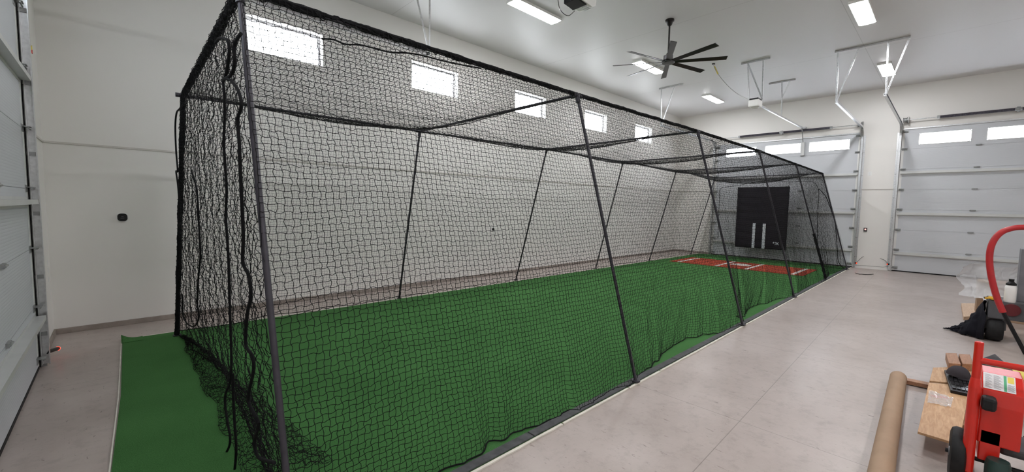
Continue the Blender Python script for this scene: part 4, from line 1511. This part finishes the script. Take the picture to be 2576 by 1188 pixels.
# wood blocks behind the keyboard
for q_, lb in (([(2379, 888), (2407, 889), (2417, 916), (2387, 914)], 'left brown wood block standing behind the keyboard'),
               ([(2412, 890), (2440, 892), (2449, 917), (2421, 915)], 'right brown wood block standing behind the keyboard')):
    zt_b = ZP + 0.018 + 0.075
    m = MB().prism([tuple(at(u, v, 2, zt_b)) for u, v in q_], (0, 0, -0.0745))
    tag(m.build('wood_block', BROWNW, bevel=0.004), lb, 'wood block', 'brown wood blocks by the keyboard')

# keyboard
K0, K1, K3 = at(2376, 925, 2, 0.20), at(2392, 975, 2, 0.20), at(2450, 940, 2, 0.20)
ex = (K1 - K0)
lx = ex.length
ex.normalize()
ey = Vector((-ex.y, ex.x, 0))
if ey.y > 0:
    ey = -ey
kb = thing('keyboard', 'black computer keyboard lying askew on the plywood', 'keyboard', (K0.x, K0.y, ZP + 0.02))
Lk = 0.42
cen = K0 + ex * lx / 2 + ey * Lk / 2
zk = ZP + 0.0185
cen.z = zk + 0.014
MB().obox(cen, ex * lx / 2, ey * Lk / 2, Vector((0, 0, 0.014))).build('base', BLACK, kb, bevel=0.004)
KEYM = mat('glossy_key', (0.02, 0.02, 0.022), 0.12, var=(20, 0.1), spec=0.8)
rows, cols = 5, 14
for r_ in range(rows):
    for c_ in range(cols):
        p = K0 + ex * lx * ((r_ + 0.5) / rows * 0.86 + 0.07) + ey * Lk * ((c_ + 0.5) / cols * 0.94 + 0.03)
        p.z = zk + 0.033
        m = MB().obox(p, ex * lx / rows * 0.36, ey * Lk / cols * 0.38, Vector((0, 0, 0.005)))
        m.build('key', KEYM, kb)
# cap
cp = at(2412, 925, 2, 0.28)
cap = thing('baseball_cap', 'charcoal cap lying on the keyboard', 'cap', (cp.x, cp.y, 0.19))
m = MB()
prof = [(0.085 * math.cos(a), 0.10 * math.sin(a)) for a in [k * PI / 2 / 8 for k in range(9)]]
m.lathe((cp.x, cp.y, 0.196), prof, (0.05, -0.15, 1), 24)
m.build('crown', CAPM, cap, smooth=True)
vs = []
n = 14
m = MB()
for i in range(n + 1):
    an = -PI / 2 + PI * i / n
    dy_, dx_ = math.cos(an), math.sin(an)
    for r_, dz in ((0.095, 0.012), (0.15, 0.0)):
        rr = 0.10 + (r_ - 0.095) * max(0.0, math.cos(an)) ** 0.5
        vs.append((cp.x + dx_ * 0.10 * (1 - 0.1 * (r_ > 0.1)), cp.y - dy_ * rr * 1.0, 0.205 + dz - 0.02 * abs(math.sin(an))))
m.add(vs, [(2 * i, 2 * i + 1, 2 * i + 3, 2 * i + 2) for i in range(n)])
o = m.build('brim', CAPM, cap, smooth=True)
o.modifiers.new('solid', 'SOLIDIFY').thickness = 0.004
# dark tool case with angled lid, behind the red frame
g0 = at(2492, 932, 2, 0.18)
tc_ = thing('tool_case', 'dark grey open case behind the red cross tube', 'tool case', (g0.x, g0.y, 0.15))
MB().obox((g0.x + 0.10, g0.y - 0.04, 0.189), (0.09, 0, 0), (0, 0.10, 0), (0, 0, 0.04)).build('case_body', MACH, tc_, bevel=0.006)
MB().prism([(g0.x + 0.2, g0.y + 0.10, 0.20), (g0.x + 0.2, g0.y - 0.14, 0.20), (g0.x + 0.2, g0.y - 0.03, 0.31)], (0.01, 0, 0)).build('lid', MACHL, tc_, bevel=0.003)
yb_ = at(2538, 947, 2, 0.17)
yb = thing('tool_bag', 'yellow and black bag on the boards behind the red box', 'tool bag', (yb_.x, yb_.y, 0.15))
MB().obox((yb_.x, yb_.y, 0.185), (0.09, 0.02, 0), (-0.03, 0.12, 0), (0, 0, 0.035)).build('yellow_body', YELP, yb, bevel=0.02)
MB().obox((yb_.x - 0.02, yb_.y + 0.02, 0.223), (0.05, 0.01, 0), (-0.012, 0.05, 0), (0, 0, 0.004)).build('black_patch', BLACK, yb)
q = [at(2484, 985, 2, 0.13), at(2600, 1010, 2, 0.13), at(2600, 925, 2, 0.13), at(2496, 925, 2, 0.13)]
tag(MB().prism([tuple(p) for p in q], (0, 0, 0.018)).build('plywood_board', PLY), 'plywood board behind the red box, under the tool bag', 'plywood board')
tag(MB().box((q[0].x + 0.15, q[0].y - 0.5, 0), (q[0].x + 0.5, q[0].y - 0.12, 0.1295)).build('support_block', BROWNW), 'low dark block under the board behind the red box', 'wood block')

# red wheeled machine (tube frame, red box with label)
XC = 3.9
top = at(2464, 862, 0, XC)
bot = at(2431, 1188, 0, XC)
mach = thing('wheeled_machine', 'bright red tube-framed machine on black wheels at the right edge', 'wheeled machine', (XC, top.y - 0.3, 0))
kk = (0.12 - top.z) / (bot.z - top.z)
foot = top + (bot - top) * kk
TR = 0.029
TU = 0.021
sh = top + (bot - top) * 0.30
m = MB().tube([top, sh], TU, 20)
dd_ = (bot - top).normalized()
m.lathe(sh - dd_ * 0.03, [(TU * 0.98, 0.0), (TU + 0.003, 0.012), (TR - 0.002, 0.045), (TR, 0.06)], dd_, 20)
m.tube([sh + dd_ * 0.03, foot], TR, 20)
m.build('upright', RED, mach, smooth=True)
m = MB()
m.tube([top + Vector((0, -0.75, 0)), foot + Vector((0, -0.75, 0))], TR, 20)
m.build('upright', RED, mach, smooth=True)
MB().lathe(top, [(0.0, 0.006), (TU * 0.8, 0.005), (TU, 0.0)], (top - bot), 20).build('end_cap', RED, mach, smooth=True)
ca, cb = at(2466, 907, 0, XC), at(2576, 934, 0, XC)
cb = ca + (cb - ca) * 2.4
cb.z = ca.z
MB().tube([ca, (XC, top.y - 0.75, ca.z)], 0.019, 16).build('cross_tube', RED, mach, smooth=True)
# box: top edge heights found on the plane just behind the tube
XB = XC + 0.03
b1 = at(2472, 990, 0, XB)      # top-front edge left
b2 = at(2560, 1040, 0, XB)
b3 = at(2566, 1140, 0, XB)
b4 = at(2455, 1112, 0, XB)
yL_, yR_ = top.y - 0.03, b3.y
zt_, zm_, zb2 = b1.z + 0.0, b2.z, (b3.z + b4.z) / 2
back = XB + 0.34
prof = [(XB, zb2), (XB, zm_ + 0.01), (XB + 0.02, zm_ + 0.10), (XB + 0.16, zt_ + 0.10), (back, zt_ + 0.10), (back, zb2)]
MB().prism([(x, yL_, z) for x, z in prof], (0, yR_ - yL_, 0)).build('red_box', RED, mach, bevel=0.008)
# label on the sloping face
A, B = Vector((XB + 0.02, 0, zm_ + 0.10)), Vector((XB + 0.16, 0, zt_ + 0.10))
sl = (B - A)
nl = Vector((-sl.z, 0, sl.x)).normalized()
def on(f, y, w=0.0):
    p = A + sl * f + nl * (0.0015 + w)
    return (p.x, y, p.z)
def patch(name, f0, f1, ya, yb2, m_, w=0.0, parent=mach):
    return MB().add([on(f0, ya, w), on(f0, yb2, w), on(f1, yb2, w), on(f1, ya, w)], [(0, 1, 2, 3)]).build(name, m_, parent)
def slab(m, f0, f1, ya, yb2, w, h=0.0006):
    P0 = [on(f0, ya, w), on(f0, yb2, w), on(f1, yb2, w), on(f1, ya, w)]
    m.prism(P0, nl * h)
W_ = yR_ - yL_
ls, le = yL_ + W_ * 0.04, yL_ + W_ * 0.80
m = MB(); slab(m, 0.05, 0.97, ls, le, 0.0, 0.001)
lab = m.build('label', LABEL, mach)
m = MB()
for k in range(14):
    f = 0.12 + k * 0.056
    slab(m, f, f + 0.018, ls + (le - ls) * 0.06, ls + (le - ls) * (0.28 - 0.05 * (k % 3)), 0.0014, 0.0003)
    slab(m, f, f + 0.018, ls + (le - ls) * 0.33, ls + (le - ls) * (0.60 - 0.05 * ((k + 1) % 3)), 0.0014, 0.0003)
    if k < 7:
        slab(m, f, f + 0.018, ls + (le - ls) * 0.76, ls + (le - ls) * (0.97 - 0.03 * (k % 2)), 0.0014, 0.0003)
m.build('label_text', INK, lab)
m = MB(); slab(m, 0.07, 0.95, ls + (le - ls) * 0.64, ls + (le - ls) * 0.73, 0.0014, 0.0004)
m.build('label_band', GREENP, lab)
m = MB(); slab(m, 0.58, 0.93, ls + (le - ls) * 0.76, ls + (le - ls) * 0.96, 0.0014, 0.0004)
m.build('label_square', YELP, lab)
# rubber grip block
g1, g2 = at(2470, 996, 0, XC - 0.02), at(2506, 1038, 0, XC - 0.02)
MB().box((XC - 0.05, g1.y, g1.z), (XB + 0.01, g2.y, g2.z)).build('rubber_bumper', RUBBER, mach, bevel=0.018)
# wheels, axle, lower frame
WR = 0.170
for wy, nm in ((top.y + 0.045, 0), (top.y - 0.80, 1)):
    w = MB().lathe((XC + 0.10, wy, WR), [(0.09, -0.030), (0.135, -0.038), (0.16, -0.030), (WR, -0.012), (WR, 0.012), (0.16, 0.030), (0.135, 0.038), (0.09, 0.030)], (0, 1, 0), 36).build('wheel', RUBBER, mach, smooth=True)
    MB().lathe((XC + 0.10, wy, WR), [(0.0, -0.04), (0.03, -0.04), (0.035, -0.02), (0.095, -0.012), (0.095, 0.012), (0.035, 0.02), (0.03, 0.04), (0, 0.04)], (0, 1, 0), 24).build('hub', MACHL, w, smooth=True)
MB().tube([(XC + 0.10, top.y + 0.1, WR), (XC + 0.10, top.y - 0.82, WR)], 0.014, 12).build('axle', BLACK, mach, smooth=True)
for yy in (foot.y, foot.y - 0.75):
    MB().tube(smooth_path([(foot.x, yy, foot.z), (foot.x + 0.03, yy, 0.09), (foot.x + 0.10, yy, 0.07), (foot.x + 0.6, yy, 0.07)]), TR, 14).build('lower_tube', RED, mach, smooth=True)
    MB().tube([(foot.x + 0.58, yy, 0.07), (foot.x + 0.58, yy, 0.0)], 0.025, 12).build('foot', RUBBER, mach)
# engine block, guard and cap below the box
MB().box((XC + 0.10, top.y - 0.13, 0.24), (XC + 0.42, top.y - 0.60, zb2 - 0.02)).build('motor_block', MACH, mach, bevel=0.02)
MB().box((XC + 0.03, top.y - 0.04, 0.20), (XC + 0.20, top.y - 0.13, 0.40)).build('red_guard', RED, mach, bevel=0.006)
gg = at(2512, 1160, 0, XC - 0.02)
MB().lathe((XC - 0.01, gg.y, 0.0), [(0.0, 0.0), (0.055, 0.0), (0.055, gg.z - 0.03), (0.048, gg.z), (0.0, gg.z + 0.004)], (0, 0, 1), 24).build('green_canister', DKGREEN, None, smooth=True)
can = bpy.data.objects['green_canister']
tag(can, 'dark green ribbed canister standing below the red box', 'canister')
pp = [(XC + 0.05, top.y - 0.22, 0.42), (XC - 0.03, top.y - 0.34, 0.34), (XC - 0.06, top.y - 0.44, 0.18), (XC + 0.0, top.y - 0.55, 0.05)]
MB().tube(smooth_path(pp), 0.010, 8).build('hose', BLACK, mach, smooth=True)

# black machine farther back: body, wheel, emblem
XK = 8.75
k1 = at(2488, 757, 0, XK)
k2 = at(2491, 800, 0, XK)
pm = thing('pitching_machine', 'charcoal machine on a low wheeled base at the right edge', 'pitching machine', (XK + 0.3, k1.y - 0.4, 0))
zt1, zt0 = k1.z, k2.z
MB().prism([(XK, k1.y, zt0), (XK + 0.05, k1.y, zt1), (XK + 0.55, k1.y, zt1), (XK + 0.55, k1.y, zt0)], (0, -1.1, 0)).build('base_housing', MACH, pm, bevel=0.008)
ec = at(2545, 781, 0, XK + 0.0)
MB().cone((XK + 0.012, ec.y, ec.z), (XK - 0.002, ec.y, ec.z), 0.085, 0.082, 28).build('round_emblem', MAROON, pm)
for wx, wy in ((XK + 0.1, k1.y - 0.08), (XK + 0.45, k1.y - 0.08), (XK + 0.1, k1.y - 1.0)):
    rr = zt0 * 0.5
    w = MB().lathe((wx, wy, rr), [(0.0, -0.07), (rr * 0.85, -0.08), (rr, -0.05), (rr, 0.05), (rr * 0.85, 0.08), (0, 0.07)], (0, 1, 0), 28).build('wheel', RUBBER, pm, smooth=True)
    MB().box((wx - 0.06, wy - 0.1, rr), (wx + 0.06, wy + 0.1, zt0 + 0.005)).build('wheel_fork', MACH, pm, bevel=0.01)
up1 = at(2570, 626, 0, XK + 0.3)
MB().box((XK + 0.25, up1.y, zt1), (XK + 0.5, up1.y - 0.4, up1.z)).build('tower', MACHL, pm, bevel=0.008)
MB().box((XK + 0.24, up1.y - 0.03, up1.z - 0.08), (XK + 0.252, up1.y - 0.35, up1.z - 0.02)).build('tower_vent', BLACK, pm)
# padded red hoop in front of it
XH = 8.25
px = [(2576, 884), (2548, 832), (2523, 785)]
low = [at(u, v, 0, XH) for u, v in px]
g_ = low[0] + (low[0] - low[1]) * (low[0].z / max(1e-3, (low[1].z - low[0].z)))
hp = thing('padded_hoop', 'tall hoop with red padded sleeve and black lower pipe in front of the charcoal machine', 'padded hoop', (XH, g_.y, 0))
MB().tube([(g_.x, g_.y, 0.0)] + low, 0.021, 12).build('lower_pipe', BLACK, hp, smooth=True)
px = [(2523, 786), (2510, 755), (2498, 715), (2490, 670), (2491, 630), (2502, 602), (2522, 583), (2550, 574), (2576, 572)]
arc = [at(u, v, 0, XH) for u, v in px]
yc_ = arc[-1].y - 0.02
mir = [Vector((p.x, 2 * yc_ - p.y, p.z)) for p in reversed(arc)]
MB().tube(smooth_path(arc + mir), 0.034, 14).build('red_sleeve', REDP, hp, smooth=True)
ml = [mir[-1], Vector((XH, mir[-1].y, 0.0))]
MB().tube(ml, 0.021, 12).build('lower_pipe', BLACK, hp, smooth=True)
# bottle
bb = at(2540, 757, 0, XK + 0.08)
zb3 = zt1
s = 0.95
bo = thing('bottle', 'white plastic bottle with black cap on the charcoal machine base', 'bottle', (XK + 0.1, bb.y, zb3))
MB().lathe((XK + 0.1, bb.y, zb3), [(0.0, 0), (0.052, 0.0), (0.056, 0.01), (0.056, 0.20), (0.052, 0.222), (0.042, 0.24)], (0, 0, 1), 28).build('bottle_body', WHITE, bo, smooth=True)
MB().lathe((XK + 0.1, bb.y, zb3 + 0.236), [(0.05, 0.0), (0.05, 0.022), (0.028, 0.045), (0.024, 0.05), (0.026, 0.085), (0.0, 0.087)], (0, 0, 1), 24).build('bottle_cap', BLACK, bo, smooth=True)
# work gloves
gl = at(2494, 748, 0, XK + 0.1)
gv = thing('work_glove', 'yellow and black glove at the left corner of the charcoal machine', 'glove', (gl.x, gl.y, zb3))
MB().obox((XK + 0.12, gl.y - 0.03, zb3 + 0.022), (0.06, 0.01, 0), (-0.01, 0.05, 0.008), (0, 0, 0.018)).build('glove_palm', YELLOW, gv, bevel=0.012)
for k in range(4):
    MB().tube([(XK + 0.10 + 0.022 * (k - 1), gl.y + 0.01, zb3 + 0.03), (XK + 0.095 + 0.026 * (k - 1), gl.y + 0.06 + 0.008 * (k % 2), zb3 + 0.018)], 0.011, 8).build('glove_finger', RUBBER if k % 2 else YELLOW, gv)


def crumple(name, label, cat, outline_fn, n1, n2, m_, seed, fold=0.03, thick=0.0):
    r = np.random.RandomState(seed)
    m = MB()
    vs, fs = [], []
    for i in range(n1 + 1):
        for j in range(n2 + 1):
            f, g = i / n1, j / n2
            p = Vector(outline_fn(f, g))
            a = np.array([f * 9.0]); b = np.array([g * 9.0])
            w = float(wob(a, b, seed)[0]) + 0.5 * float(wob(a * 3, b * 3, seed + 1)[0])
            w2 = float(wob(a, b, seed + 2)[0])
            p = p + Vector((w * fold, w2 * fold, abs(w2 + w) * fold * 0.6))
            vs.append((p.x, p.y, max(0.004, p.z)))
    for i in range(n1):
        for j in range(n2):
            k = i * (n2 + 1) + j
            fs.append((k, k + 1, k + n2 + 2, k + n2 + 1))
    m.add(vs, fs)
    o = m.build(name, m_, smooth=True, auto=75)
    tag(o, label, cat)
    if thick:
        o.modifiers.new('solid', 'SOLIDIFY').thickness = thick
    return o


# black cloth spilling off the machine
c_tip, c_b, c_t = at(2375, 828, 2, 0.005), at(2490, 850, 2, 0.005), at(2488, 775, 0, XK + 0.2)
def cloth_fn(f, g):
    # f along from tip to machine, g across
    a = Vector((c_tip.x, c_tip.y, 0.01))
    e0 = Vector((XK - 0.06, k1.y + 0.04, 0.01))
    e1 = Vector((XK + 0.50, k1.y + 0.01, 0.01))
    base = a.lerp(e0.lerp(e1, g), f)
    h = (0.12 * f + 0.88 * f ** 2.2) * 0.52 * max(0.0, math.sin(PI * g)) ** 0.5
    return (base.x, base.y, 0.01 + h)
crumple('black_cloth', 'black cloth heaped against the charcoal machine with its tip on the floor', 'cloth', cloth_fn, 30, 24, CLOTH, 81, 0.022, 0.004)
# pale wood slab behind it
w0, w1, w2_, w3 = at(2424, 797, 2, 0.06), at(2486, 793, 2, 0.06), at(2492, 763, 2, 0.06), at(2418, 763, 2, 0.06)
tag(MB().prism([(p.x, p.y, 0.002) for p in (w0, w1, w2_, w3)], (0, 0, 0.058)).build('pine_slab', PINE, bevel=0.004), 'pale pine slab on the floor behind the black cloth', 'wood slab')
# clear plastic sheet
def sheet_fn(f, g):
    p0 = Vector(at(2415 + 8 * math.sin(g * 7), 745 - 70 * g, 0, 10.2))
    p1 = Vector(at(2600, 770 - 105 * g, 0, 10.0))
    p = p0.lerp(p1, f)
    z = p.z - 0.10 * math.sin(PI * f) * (1 - g) * 0.3
    return (p.x + 0.25 * math.sin(PI * g) + 0.12 * math.sin(9 * f), p.y, z + 0.05 * math.sin(7 * f) * g)
crumple('plastic_sheet', 'crumpled clear plastic sheet behind the padded hoop', 'plastic sheet', sheet_fn, 44, 24, POLY, 91, 0.035)
bxa = at(2455, 770, 2, 0.0)
bx = at(2470, 760, 0, 10.35)
tag(MB().box((10.5, bx.y + 0.05, 0), (11.0, bx.y - 1.2, 0.62)).build('cardboard_box', CARD, bevel=0.004), 'brown cardboard box under the clear plastic sheet', 'box')
